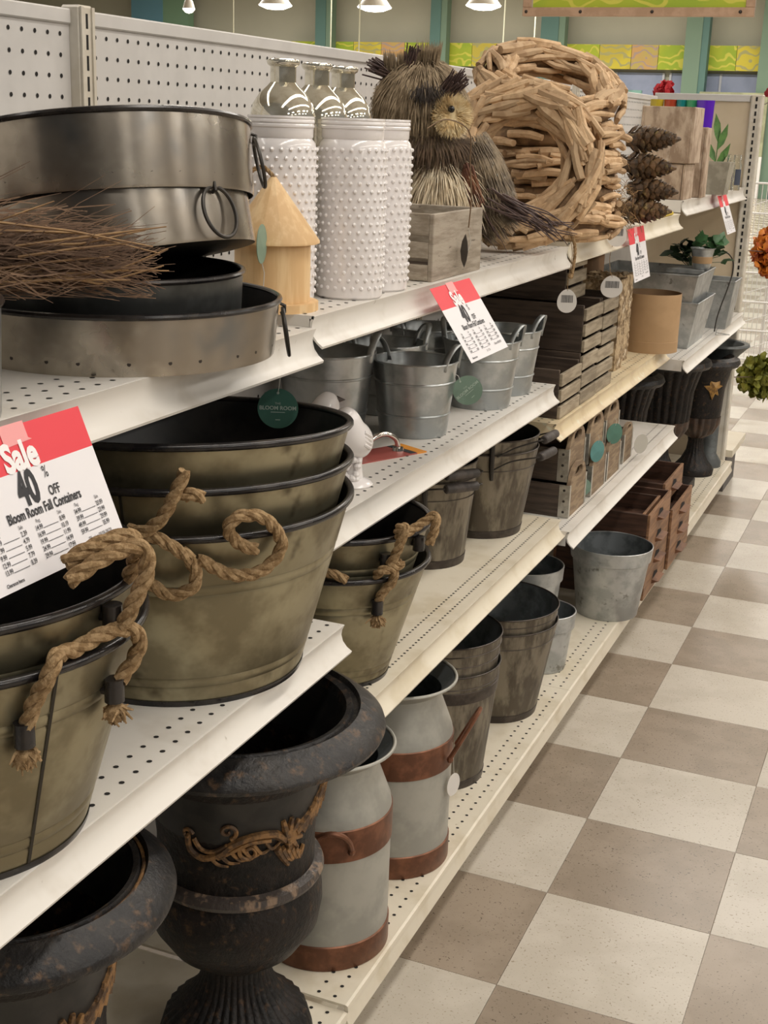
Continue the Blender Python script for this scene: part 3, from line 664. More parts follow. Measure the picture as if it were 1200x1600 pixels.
milk_can('near pale zinc milk can with copper bands, beside the big urn', (-0.236, -0.187, zB), radians(-62), False)
milk_can('far zinc milk can with copper handle jutting over the stave bucket', (-0.237, 0.091, zB), radians(8), True)
t = thing('price_tag', 'white oval tag hanging from the far milk can handle', 'tag', (-0.126, 0.092, 0.300), radians(70))
MB().lathe([(0, -0.0004), (0.021, -0.0004), (0.021, 0.0004), (0, 0.0004)], 24, Matrix.Rotation(pi / 2, 4, 'X') @ Matrix.Diagonal((0.8, 1, 1, 1))).build('card', TAGW, t)
MB().tube([(0, 0, 0.02), (0.004, 0.006, 0.05), (-0.008, 0.0, 0.082)], 0.0005, 4).build('string', STRING, t)

# ------------------------------------------------------------------ stave pails and buckets
def stave(label, name, catg, loc, r0, r1, h, hoops, handle=None, group=None, M=None, n=13, tab=None):
    t = thing(name, label, catg, loc, 0, group)
    R = lambda z: r0 + (r1 - r0) * z / h
    seg = n * 8
    md = lambda a, r, z: -0.0012 if int(round(a / (2 * pi) * seg)) % 8 == 0 else 0.0
    MB().lathe([(R(z), z) for z in (0.001, h * 0.3, h * 0.6, h)], seg, mod=md).build('staves', BAR, t)
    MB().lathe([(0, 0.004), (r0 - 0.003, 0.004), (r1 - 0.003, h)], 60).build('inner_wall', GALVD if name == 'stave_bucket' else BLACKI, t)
    MB().lathe([(0, 0), (r0 + 0.0012, 0), (R(0.016) + 0.0016, 0.016), (R(0.0165), 0.0165)], 72).build('base_hoop', BARD, t)
    for (za, zb, m) in hoops:
        MB().lathe([(R(za), za), (R(za) + 0.0016, za + 0.001), (R(zb) + 0.0016, zb - 0.001), (R(zb), zb)], 72).build('hoop', m, t)
    MB().tube([(r1 * cos(2 * pi * i / 72), r1 * sin(2 * pi * i / 72), h) for i in range(72)], 0.0016, 6, closed=True).build('rim', BARD, t)
    if handle is not None:
        a, drop = handle; o = Vector((cos(a), sin(a), 0)); g = Vector((-sin(a), cos(a), 0)); z = Vector((0, 0, 1))
        c = o * (r1 + 0.030) + z * (h + drop)
        MB().tube([c - g * 0.036, c - g * 0.034, c, c + g * 0.034, c + g * 0.036], [0.007, 0.009, 0.0098, 0.009, 0.007], 12).build('wooden_grip', GRIP, t)
        e1 = cat([c - g * 0.036, c - g * 0.05 - o * 0.006, o * (r1 * 0.86) - g * (r1 * 0.60) + z * (h - 0.012), o * (r1 * 0.62) - g * (r1 * 0.82) + z * (h - 0.03)], 5)
        e2 = cat([c + g * 0.036, c + g * 0.05 - o * 0.006, o * (r1 * 0.86) + g * (r1 * 0.60) + z * (h - 0.012), o * (r1 * 0.62) + g * (r1 * 0.82) + z * (h - 0.03)], 5)
        for e in (e1, e2): MB().tube(e, 0.0017, 6).build('bail_wire', IRON, t)
    if tab is not None:
        o = Vector((cos(tab), sin(tab), 0)); g = Vector((-sin(tab), cos(tab), 0)); z = Vector((0, 0, 1))
        MB().tube([o * (r1 + 0.001) + z * (h + 0.004) , o * (r1 + 0.003) + z * (h - 0.02), o * (R(h - .05) + 0.003) + g * 0.003 + z * (h - 0.052)], [0.005, 0.006, 0.004], 8).build('ear_tab', IRON, t)
    return t
hb = lambda h: [(h - 0.036, h - 0.0345, BARD)]
stave('lower dark stave pail behind the rope tubs', 'stave_pail', 'pail', (-0.353, 0.499, zL2), 0.082, 0.100, 0.176, hb(0.176), (radians(-38), 0.0), 'stave pails with wooden grips', tab=radians(-70))
stave('upper dark stave pail nested in the pail behind the rope tubs', 'stave_pail', 'pail', (-0.353, 0.499, zL2 + 0.030), 0.082, 0.100, 0.176, hb(0.176), (radians(-38), -0.005), 'stave pails with wooden grips', tab=radians(-70))
stave('lower stave pail near the brown arched boxes, dark wooden grip', 'stave_pail', 'pail', (-0.321, 0.746, zL2), 0.090, 0.119, 0.186, hb(0.186), (radians(-8), -0.002), 'stave pails with wooden grips', tab=radians(-62))
stave('upper stave pail near the brown arched boxes with black open top', 'stave_pail', 'pail', (-0.321, 0.746, zL2 + 0.028), 0.090, 0.119, 0.186, hb(0.186), (radians(-4), 0.004), 'stave pails with wooden grips', tab=radians(-62))
H2 = lambda h: [(h - 0.050, h - 0.024, BARD)]
stave('lower tall stave bucket beside the far milk can', 'stave_bucket', 'bucket', (-0.272, 0.409, zB), 0.093, 0.117, 0.245, [(0.188, 0.213, BARD), (0.219, 0.2205, BARD)], None, 'stave buckets on the base deck')
stave('upper tall stave bucket nested beside the far milk can', 'stave_bucket', 'bucket', (-0.272, 0.409, zB + 0.059), 0.093, 0.117, 0.245, [(0.204, 0.206, BARD), (0.226, 0.228, BARD)], None, 'stave buckets on the base deck')
stave('lower stave bucket between tall bucket and small galvanized pot', 'stave_bucket', 'bucket', (-0.268, 0.750, zB), 0.098, 0.134, 0.215, [(0.180, 0.182, BARD)], None, 'stave buckets on the base deck', tab=radians(-76))
stave('upper stave bucket, wide dark mouth, beside small galvanized pot', 'stave_bucket', 'bucket', (-0.268, 0.750, zB + 0.034), 0.098, 0.134, 0.215, [(0.196, 0.198, BARD)], None, 'stave buckets on the base deck', tab=radians(-76))

# ------------------------------------------------------------------ galvanised pots and buckets
def pot(label, loc, r0, r1, h, band, mat=GALVB, inner=GALVD, name='galvanized_pot', catg='pot', group='galvanized pots', seam=None):
    t = thing(name, label, catg, loc, 0, group)
    R = lambda z: r0 + (r1 - r0) * z / h
    MB().lathe([(0, 0), (r0 - 0.002, 0), (r0, 0.002), (R(h - band), h - band)], 72).build('side_wall', mat, t)
    MB().lathe([(R(h - band), h - band), (R(h - band) + 0.005, h - band + 0.003), (R(h) + 0.0035, h)], 72).build('collar', mat, t)
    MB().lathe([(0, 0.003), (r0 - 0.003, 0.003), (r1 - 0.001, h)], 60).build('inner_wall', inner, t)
    MB().tube([((r1 + 0.002) * cos(2 * pi * i / 72), (r1 + 0.002) * sin(2 * pi * i / 72), h) for i in range(72)], 0.0018, 6, closed=True).build('rim', mat, t)
    return t
pot('large galvanized pot with collar standing beside the drawers', (-0.176, 1.450, zB), 0.081, 0.105, 0.190, 0.038)
pot('small galvanized pot half hidden behind the stave bucket', (-0.230, 1.014, zB), 0.057, 0.071, 0.144, 0.040)
pot('galvanized pot in shadow behind the small pot', (-0.335, 1.20, zB), 0.075, 0.092, 0.185, 0.036)
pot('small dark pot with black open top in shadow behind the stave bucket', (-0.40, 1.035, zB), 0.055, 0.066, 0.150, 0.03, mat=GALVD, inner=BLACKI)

def bucket(label, loc, handle_rz, lean=0.35, s=1.0):
    t = thing('galvanized_bucket', label, 'bucket', loc, handle_rz, 'small galvanized buckets'); t.scale = (s, s, s)
    r0, r1, h = 0.0600, 0.0755, 0.131; R = lambda z: r0 + (r1 - r0) * z / h
    pr = [(0, 0), (r0 - 0.001, 0), (r0, 0.001)]
    for z in (0.037, 0.094): pr += [(R(z), z), (R(z) + 0.0017, z + 0.0015), (R(z) + 0.0017, z + 0.003), (R(z), z + 0.0045)]
    pr += [(r1, h)]
    MB().lathe(pr, 72).build('side_wall', GALV, t)
    MB().lathe([(0, 0.003), (r0 - 0.002, 0.003), (r1 - 0.0015, h)], 60).build('inner_wall', GALV, t)
    MB().tube([(r1 * cos(2 * pi * i / 64), r1 * sin(2 * pi * i / 64), h) for i in range(64)], 0.0019, 8, closed=True).build('rim', GALV, t)
    for sg in (1, -1):
        v = []
        for i in range(25):
            q = pi * i / 24; y = -0.027 * cos(q); x = sqrt(r1 * r1 - y * y) - 0.004; z = h - 0.012 + 0.046 * sin(q) ** 0.8
            x += 0.010 * sin(q)
            for w in (-0.0058, 0.0058): v.append((sg * (x + w), sg * y, z))
        b = MB().add(v, [(2 * i, 2 * i + 1, 2 * i + 3, 2 * i + 2) for i in range(24)]).build('loop_handle', GALV, t, fix=False)
        sm = b.modifiers.new('thickness', 'SOLIDIFY'); sm.thickness = 0.0014; sm.offset = 0
    return t
bucket('small galvanized bucket in front with sage tag, behind the white bird', (-0.309, 0.305, zM2), radians(-4), 0.72)
bucket('small galvanized bucket under the sale sign, second from the bird', (-0.284, 0.597, zM2), radians(-4), 0.72)
bucket('small galvanized bucket farthest along, beside the slatted crates', (-0.288, 0.752, zM2), radians(-4), 0.72)
bucket('galvanized bucket in shadow behind the front bucket', (-0.425, 0.45, zM2), radians(40), 0.9)
bucket('galvanized bucket in shadow behind the white bird', (-0.440, 0.215, zM2), radians(20), 0.9, 1.12)
bucket('galvanized bucket in shadow behind the bucket under the sale sign', (-0.430, 0.68, zM2), radians(50), 0.9)

# ------------------------------------------------------------------ ceramic birds and the packaged hook
def bird(label, loc, rz):
    t = thing('ceramic_bird', label, 'figurine', loc, rz, 'white ceramic birds')
    bm_ = MB()
    # body: swept profile, head up, breast forward (+x), tail back
    rings = [((-0.036, 0.050), 0.003), ((-0.030, 0.053), 0.012), ((-0.018, 0.059), 0.024), ((-0.006, 0.067), 0.029), ((0.010, 0.076), 0.0315), ((0.018, 0.090), 0.027), ((0.021, 0.103), 0.0225), ((0.022, 0.113), 0.0195), ((0.020, 0.121), 0.012), ((0.0195, 0.1245), 0.002)]
    bm_.tube([(x, 0, z) for (x, z), r in rings], [r for p, r in rings], 20)
    o = bm_.build('body', CERAM, t); s = o.modifiers.new('smooth', 'SUBSURF'); s.levels = 1; s.render_levels = 2
    MB().lathe([(0.0065, 0), (0.0035, 0.006), (0.0004, 0.013)], 10, Matrix.Translation((0.038, 0, 0.112)) @ Matrix.Rotation(pi / 2, 4, 'Y')).build('beak', pm('brown beak', (0.05, 0.035, 0.03), rough=0.4), t)
    for sg in (-1, 1):
        wg = MB()
        for k in range(4): wg.tube([(0.014, sg * 0.0265, 0.088 - k * 0.006), (0.0, sg * 0.0285, 0.080 - k * 0.006), (-0.014, sg * 0.0225, 0.070 - k * 0.004)], [0.003, 0.0035, 0.0012], 8)
        wg.build('wing_feathers', CERAM, t, kind='stuff')
    MB().lathe([(0, 0), (0.029, 0), (0.031, 0.003), (0.026, 0.008), (0.016, 0.012), (0.013, 0.030), (0.015, 0.050), (0, 0.052)], 32).build('pedestal', CERAM, t)
    rr = random.Random(5); fl_ = MB()
    for k in range(22):
        a = rr.uniform(-1.5, 1.2); zz = rr.uniform(0.010, 0.046); fl_.ball((0.016 * cos(a) + 0.002, 0.016 * sin(a), zz), (0.006, 0.006, 0.0055), 8)
    fl_.build('flower_relief', CERAM, t)
    return t
bird('white ceramic bird in front on a flowered pedestal, beside the nested tubs', (-0.257, -0.073, zM2), radians(-98))
bird('white ceramic bird behind, only its head above the tub rim', (-0.352, -0.02, zM2), radians(30))
t = thing('packaged_hook', 'clear-packaged chrome hook on an orange and red card beside the white bird', 'package', (-0.290, 0.130, zM2), radians(64))
MB().box(-0.075, 0.045, -0.032, 0.032, 0, 0.002).build('backing_card', CARDR, t, smooth=False)
MB().box(0.045, 0.066, -0.032, 0.032, 0.0, 0.0022).build('printed_end', CARDO, t, smooth=False)
MB().box(0.032, 0.045, -0.030, 0.030, 0.0021, 0.0026).build('black_stripe', INK, t, smooth=False)
MB().tube(cat([(-0.05, 0, 0.005), (-0.03, 0, 0.028), (0, 0, 0.034), (0.024, 0, 0.022), (0.03, 0, 0.005)], 6), 0.0045, 10).lathe([(0, 0), (0.010, 0), (0.009, 0.005), (0, 0.006)], 20, Matrix.Translation((0.03, 0, 0.0022))).build('chrome_hook', CHROME, t)

# ------------------------------------------------------------------ birdhouse, vases, bottles
t = thing('birdhouse', 'round pale wooden birdhouse with a conical roof and rope loop', 'birdhouse', (-0.277, -0.303, zT1 + 0.015), 0)
MB().lathe([(0, 0), (0.060, 0), (0.060, 0.011), (0.0, 0.011)], 56).build('base_plate', PINE, t)
MB().lathe([(0.049, 0.0112), (0.049, 0.088)], 56).lathe([(0, 0.0875), (0.049, 0.0875)], 56).build('body', PINE, t)
MB().lathe([(0.050, 0.0878), (0.0605, 0.085), (0.0605, 0.0885), (0.004, 0.166), (0, 0.167)], 14).build('roof', PINE, t)
rope(MB(), [(0.002, 0, 0.164), (-0.004, -0.003, 0.172), (-0.012, -0.008, 0.178), (-0.02, -0.016, 0.174), (-0.026, -0.022, 0.168)], 0.0028).build('rope_loop', ROPE, t)
tg_ = thing('hang_tag', 'thin sage tag seen edge-on in front of the birdhouse', 'tag', (-0.253, -0.378, 1.236), radians(20))
MB().lathe([(0, -0.0004), (0.024, -0.0004), (0.024, 0.0004), (0, 0.0004)], 24, Matrix.Rotation(pi / 2, 4, 'Y') @ Matrix.Rotation(0.12, 4, 'X')).build('card', TEALP, tg_)
MB().tube([(0, 0, -0.022), (0.002, 0.01, -0.036), (0, 0.014, -0.06)], 0.0006, 4).build('string', STRING, tg_)

hob = MB().ball((0, 0, 0), (0.0030, 0.0030, 0.0030), 8)
def vase(label, loc, rz):
    t = thing('hobnail_vase', label, 'vase', loc, rz, 'white hobnail vases')
    R = 0.0470
    MB().lathe([(0, 0), (R - 0.004, 0), (R - 0.0008, 0.003), (R, 0.010), (R, 0.200), (R - 0.002, 0.208), (R - 0.006, 0.213), (0.0425, 0.2155), (0.0425, 0.226), (0.0440, 0.2275), (0.0440, 0.230), (0.0428, 0.2315), (0.0440, 0.233), (0.0440, 0.2355), (0.0430, 0.237), (0.0440, 0.2385), (0.0436, 0.241), (0.041, 0.241), (0.040, 0.236), (0.040, 0.10)], 72).build('body', CERAM, t)
    hm = MB(); n = 24
    for j in range(18):
        for i in range(n):
            a = 2 * pi * (i + 0.5 * (j % 2)) / n; z = 0.016 + j * 0.0108
            o = len(hm.v); c = Vector((R * cos(a), R * sin(a), z))
            hm.add(hob.v, hob.f, Matrix.Translation(c))
    hm.build('hobnails', CERAM, t, kind='stuff', fix=False)
    return t
vase('white hobnail vase in the middle, nearest the shelf edge', (-0.245, -0.131, zT2), 0)
vase('white hobnail vase half hidden behind the birdhouse', (-0.300, -0.238, zT2), 0.1)
vase('white hobnail vase touching the grey slatted crate', (-0.250, -0.025, zT2), 0.2)
def bottle(label, loc):
    t = thing('mercury_bottle', label, 'bottle', loc, 0, 'silver mercury bottles')
    MB().lathe([(0, 0), (0.03, 0), (0.036, 0.006), (0.036, 0.18), (0.038, 0.205), (0.043, 0.225), (0.0445, 0.240), (0.041, 0.256), (0.032, 0.270), (0.022, 0.279), (0.0175, 0.284), (0.0175, 0.292), (0.0175, 0.304), (0.0215, 0.307), (0.0225, 0.310), (0.0215, 0.313), (0.018, 0.314), (0.016, 0.310), (0.015, 0.25)], 56).build('body', MERC, t)
    return t
bottle('silver mercury glass bottle beside the top round pan, first of three necks', (-0.335, -0.165, zT2 - 0.006))
bottle('silver mercury glass bottle in the middle of three behind the vases', (-0.335, -0.060, zT2 - 0.005))
bottle('silver mercury glass bottle nearest the owl, behind the vases', (-0.340, 0.040, zT2 - 0.004))
for o in bpy.data.objects:
    if o.name.startswith('mercury_bottle'): o.location.z = zT2

# ------------------------------------------------------------------ slatted crates
def slat_crate(label, loc, W_, D_, H_, slats=3, solid_front=False, rz=0, frontm=None):
    # local: front faces +x at x=0, width along y (0..W), depth towards -x, base z=0
    t = thing('slatted_crate', label, 'crate', loc, rz, 'grey slatted crates')
    th = 0.008
    sm = frontm or GREYS
    def bb(*a): return MB().bevbox(*a, 0.0012)
    hh = H_ / slats
    if solid_front:
        bb(-th, 0, 0, W_, 0, H_).build('front_board', GREYW, t, smooth=False); bb(-D_, -D_ + th, 0, W_, 0, H_).build('back_board', GREYW, t, smooth=False)
        for k in range(slats):
            z0 = k * hh + 0.001; z1 = z0 + hh - 0.010 + (0.009 if k == slats - 1 else 0)
            for y in (0, W_ - th): bb(-D_ + th, -th, y, y + th, z0, z1).build('slat', GREYW, t, smooth=False)
    else:
        bb(-D_, -th, 0, th, 0, H_).build('side_board', DARKW, t, smooth=False); bb(-D_, -th, W_ - th, W_, 0, H_).build('side_board', DARKW, t, smooth=False)
        for k in range(slats):
            z0 = k * hh + 0.0005; z1 = z0 + hh - 0.0085
            bb(-th, 0, 0, W_, z0, z1).build('slat', sm, t, smooth=False); bb(-D_, -D_ + th, 0, W_, z0, z1).build('slat', sm, t, smooth=False)
    MB().box(-D_ + th, -th, th, W_ - th, 0.002, 0.007).build('bottom_board', DARKW, t, smooth=False)
    return t
slat_crate('small grey slatted crate standing in front of the owl', (-0.208, 0.100, zT2), 0.232, 0.150, 0.104, 3, True)
slat_crate('grey slatted crate at the near end of the cream shelf, low open one', (-0.206, 0.932, zM3), 0.166, 0.300, 0.109)
slat_crate('grey slatted crate in the lower row, second from the galvanized buckets', (-0.206, 1.104, zM3), 0.142, 0.300, 0.122)
slat_crate('grey slatted crate in the lower row beside the peeling bark planter', (-0.208, 1.252, zM3), 0.165, 0.300, 0.115)
slat_crate('grey slatted crate on the upper row, under the egg-shaped tag', (-0.206, 1.106, zM3 + 0.1225), 0.160, 0.300, 0.108)
slat_crate('grey slatted crate on the upper row behind the tagged one', (-0.206, 1.275, zM3 + 0.1155), 0.150, 0.300, 0.115)
slat_crate('grey slatted crate set back on top of the stack, just under the wreath shelf', (-0.262, 1.140, zM3 + 0.231), 0.160, 0.26, 0.110)

# ------------------------------------------------------------------ owl figure (camera-side frame: local +x along the aisle view, -y to the aisle)
YAW = radians(22.9)
OW = Matrix.Translation((-0.352, 0.490, zT2)) @ Matrix.Rotation(YAW, 4, 'Z')
t = thing('owl_figure', 'bristly brown owl figure with cream face and long twig tail', 'figurine', M=OW)
ro = random.Random(11)
bd = MB()
pr = [((0.012, 0.02, 0.001), 0.050), ((0.010, 0.02, 0.03), 0.066), ((0.008, 0.01, 0.075), 0.074), ((0.0, 0.01, 0.13), 0.074), ((-0.010, 0.005, 0.18), 0.068), ((-0.024, 0.0, 0.225), 0.068), ((-0.034, -0.005, 0.262), 0.072), ((-0.038, -0.004, 0.300), 0.062), ((-0.038, 0, 0.330), 0.036), ((-0.037, 0, 0.340), 0.008)]
bd.tube([(0.012, 0.02, z0) if False else p for p, r in pr], [r for p, r in pr], 28)
bd.v = [(x, y, max(z, 0.0005)) for x, y, z in bd.v]
o = bd.build('body', OWLB, t)
def ell_fur(mb, c, rad, n, L, w, dirf, cond, rnd=ro):
    c = Vector(c)
    k = 0
    while k < n:
        v = Vector([rnd.gauss(0, 1) for _ in range(3)]).normalized()
        if not cond(v): 
            if rnd.random() < 0.02: k += 1
            continue
        p = c + Vector((v.x * rad[0], v.y * rad[1], v.z * rad[2])); nn = Vector((v.x / rad[0], v.y / rad[1], v.z / rad[2])).normalized()
        d = dirf(v, nn) + Vector([rnd.uniform(-1, 1) for _ in range(3)]) * 0.22
        strand(mb, p - nn * 0.003, d, L * rnd.uniform(0.6, 1.2), w, Vector((0, 0, -1)))
        k += 1
HC = (-0.036, -0.004, 0.268); HR = (0.080, 0.078, 0.082)
MB().ball(HC, (0.074, 0.072, 0.077), 24).build('head', OWLB, t)
hf = MB()
def down(v, n): 
    g = Vector((v.x * 0.25, -0.1, -1.0)); g = g - n * g.dot(n); return g.normalized() * 0.9 + n * 0.28
ell_fur(hf, HC, HR, 3400, 0.030, 0.0010, down, lambda v: True); hf.build('head_bristles', OWLB, t, kind='stuff', fix=False)
nk = MB(); ell_fur(nk, (-0.02, -0.012, 0.196), (0.076, 0.072, 0.035), 1100, 0.034, 0.0011, down, lambda v: v.y < 0.5); nk.build('neck_bristles', pm('owl ruff', (0.13, 0.082, 0.048), (0.07, 0.045, 0.028), scale=40, rough=0.9), t, kind='stuff', fix=False)
cf = MB(); ell_fur(cf, (0.004, -0.010, 0.105), (0.069, 0.070, 0.078), 1900, 0.055, 0.0013, down, lambda v: v.y < 0.25 and v.z > -0.6); cf.v = [(x, y, max(z, 0.0015)) for x, y, z in cf.v]; cf.build('breast_fur', OWLC, t, kind='stuff', fix=False)
cs = MB(); ell_fur(cs, (0.004, -0.012, 0.115), (0.071, 0.072, 0.070), 120, 0.06, 0.0012, down, lambda v: v.y < 0.1); cs.v = [(x, y, max(z, 0.0015)) for x, y, z in cs.v]; cs.build('breast_streaks', OWLB, t, kind='stuff', fix=False)
# face disc, turned to the aisle
FC = Vector((0.018, -0.078, 0.252)); FN = Vector((0.38, -0.92, 0.10)).normalized()
fa = FN.orthogonal().normalized(); fb = FN.cross(fa)
ff = MB()
for i in range(1500):
    a = ro.uniform(0, 2 * pi); q = sqrt(ro.random()); rr = 0.006 + 0.024 * q
    d = (fa * cos(a) + fb * sin(a)); p = FC + d * rr + FN * (0.006 - 0.012 * q * q)
    strand(ff, p, d * 0.9 + FN * 0.45 + Vector([ro.uniform(-1, 1) for _ in range(3)]) * 0.12, 0.015 * ro.uniform(0.6, 1.15), 0.0008)
ff.build('face_disc', OWLF, t, kind='stuff', fix=False)
MB().lathe([(0, 0), (0.022, -0.002), (0.027, -0.010), (0.02, -0.016)], 20, Matrix.Translation(FC) @ FN.to_track_quat('Z', 'Y').to_matrix().to_4x4()).build('face_pad', OWLF, t)
MB().ball(FC + fa * 0.0 + Vector((-0.007, 0, 0.009)) + FN * 0.012, 0.0062, 14).build('eye', EYE, t)
DC = Vector((-0.028, -0.079, 0.282)); DN = Vector((-0.05, -0.98, 0.15)).normalized()
dk = MB()
for i in range(420):
    a = ro.uniform(0, 2 * pi); q = ro.gauss(0, 0.62); d = Vector((cos(a) * 1.25, 0, sin(a) * 0.72))
    strand(dk, DC + d * 0.017 * q + DN * 0.004 + Vector((0, 0, 0.006)), d * 0.35 + DN * 0.5 + Vector((0, 0, -0.9)), 0.019 * ro.uniform(0.5, 1.1), 0.0009)
dk.build('dark_brow_patch', OWLD, t, kind='stuff', fix=False)
# second (far) face disc just showing behind the head
f2 = MB()
for i in range(500):
    a = ro.uniform(0, 2 * pi); q = sqrt(ro.random()); d = Vector((0.25 * cos(a), 0.2 * cos(a), sin(a)))
    strand(f2, Vector((-0.104, 0.010, 0.270)) + Vector((0.010 * q * cos(a), 0, 0.030 * q * sin(a))), d * 0.3 + Vector((-0.4, -0.5, -0.3)), 0.022, 0.001)
f2.build('far_cheek_fluff', OWLC, t, kind='stuff', fix=False)
def tuft(name, c, d, L, n, mat, spread, w=0.0014, r=0.010):
    mb = MB(); c = Vector(c); d = Vector(d).normalized()
    for i in range(n):
        e = (d + Vector([ro.uniform(-1, 1) for _ in range(3)]) * spread).normalized()
        p = c + Vector([ro.uniform(-1, 1) for _ in range(3)]) * r
        mb.tube([p, p + e * L * ro.uniform(0.65, 1.05)], [w, w * 0.8], 4)
    return mb.build(name, mat, t, kind='stuff', fix=False)
tuft('ear_tuft', (-0.080, -0.02, 0.312), (-0.9, -0.05, 0.42), 0.055, 46, TWIGD, 0.22, 0.0016, 0.010)
tuft('ear_tuft', (-0.058, -0.03, 0.335), (0.25, -0.1, 0.9), 0.032, 40, TWIGD, 0.3, 0.0014, 0.010)
tuft('brow_tuft', (0.006, -0.066, 0.290), (0.62, -0.35, 0.72), 0.042, 60, TWIGD, 0.28, 0.0015, 0.011)
cr = MB()
for i in range(700):
    p = Vector((-0.050 + ro.uniform(-0.052, 0.042), ro.uniform(-0.035, 0.02), 0.318 + ro.uniform(0, 0.020))); k = (p.x + 0.050)
    strand(cr, p, Vector((k * 4, -0.25, 1.0)), 0.034 * (0.75 + 0.5 * (k > 0)) * ro.uniform(0.7, 1.1), 0.0016)
cr.build('crown_bark', OWLB, t, kind='stuff', fix=False)
# wing: dark bristles sweeping down to the tail
wg = MB()
MB().tube([(0.060, 0.0, 0.205), (0.076, 0.0, 0.165), (0.090, -0.004, 0.12), (0.100, -0.012, 0.08), (0.112, -0.02, 0.055)], [0.030, 0.044, 0.047, 0.036, 0.016], 18).build('wing', OWLG, t)
axis = cat([(0.056, 0.0, 0.215), (0.076, 0.0, 0.165), (0.090, -0.006, 0.12), (0.102, -0.016, 0.08), (0.125, -0.03, 0.05)], 10)
for i in range(2400):
    k = ro.randrange(len(axis) - 6); p = axis[k]; d = (axis[k + 5] - p).normalized(); a = ro.uniform(0, 2 * pi)
    u = d.orthogonal().normalized(); w = d.cross(u); f = k / len(axis); R = 0.030 + 0.020 * sin(pi * min(1, f * 1.15)) - 0.012 * f
    nn = (u * cos(a) + w * sin(a))
    strand(wg, p + nn * R, d * 1.0 + nn * 0.16 + Vector([ro.uniform(-1, 1) for _ in range(3)]) * 0.12, 0.036 * ro.uniform(0.6, 1.2), 0.0011)
wg.v = [(x, y, max(z, 0.0015)) for x, y, z in wg.v]
wg.build('wing_bristles', OWLG, t, kind='stuff', fix=False)
tuft('shoulder_bark', (0.050, -0.058, 0.165), (0.35, -0.1, -1), 0.075, 30, REDB, 0.10, 0.0026, 0.009)
tails = [MB().tube(cat([(0, 0, 0), (0.045, ro.uniform(-.004, .004), ro.uniform(-.004, .002)), (0.095, ro.uniform(-.008, .008), ro.uniform(-.006, .004)), (0.145, ro.uniform(-.012, .012), ro.uniform(-.008, .008))], 4), [0.0022 - 0.0014 * i / 12 for i in range(13)], 5).mesh('tail_twig', TWIGD) for _ in range(6)]
for i in range(44):
    far = i < 32
    s = ro.uniform(0.80, 1.15) if far else ro.uniform(0.45, 0.6)
    st = Vector((0.082 + ro.uniform(-0.01, 0.035), -0.040 + ro.uniform(-0.025, 0.015), 0.108 + ro.uniform(-0.022, 0.022))) if far else Vector((0.060 + ro.uniform(-0.01, 0.03), -0.05 + ro.uniform(-0.015, 0.015), 0.085 + ro.uniform(-0.01, 0.03)))
    ang = ro.gauss(-19, 4) - (st.z - 0.108) * 260 if far else ro.uniform(-58, -42)
    M = Matrix.Translation(st) @ Matrix.Rotation(ro.uniform(-0.16, 0.02), 4, 'Z') @ Matrix.Rotation(-radians(ang), 4, 'Y') @ Matrix.Diagonal((s, s, s, 1))
    inst('tail_twig', tails[i % 6], t, M)
tw_ = thing('hang_tag', 'dark leaf tag on a long brown wire in front of the slatted crate', 'tag', (-0.196, 0.215, 1.195), radians(15))
MB().tube(cat([(-0.055, -0.140, 0.182), (-0.03, -0.10, 0.196), (0.0, -0.04, 0.180), (0.002, -0.005, 0.13), (0.006, 0.0, 0.075), (0.004, 0.002, 0.030)], 6), 0.0011, 6).build('wire', pm('brown wire', (0.16, 0.10, 0.05), rough=0.6), tw_)
MB().prism([(0, -0.034), (0.006, -0.022), (0.0085, -0.008), (0.006, 0.008), (0, 0.020), (-0.004, 0.008), (-0.006, -0.008), (-0.004, -0.022)], -0.0004, 0.0004, Matrix.Rotation(pi / 2, 4, 'Z') @ Matrix.Rotation(pi / 2, 4, 'X') @ Matrix.Rotation(1.1, 4, 'Y')).build('card', pm('dark card', (0.07, 0.06, 0.05), rough=0.6), tw_)
MB().tube([(0.004, 0.003, 0.030), (0.008, 0.012, 0.004), (0.003, 0.006, -0.012)], 0.0005, 4).build('string', STRING, tw_)

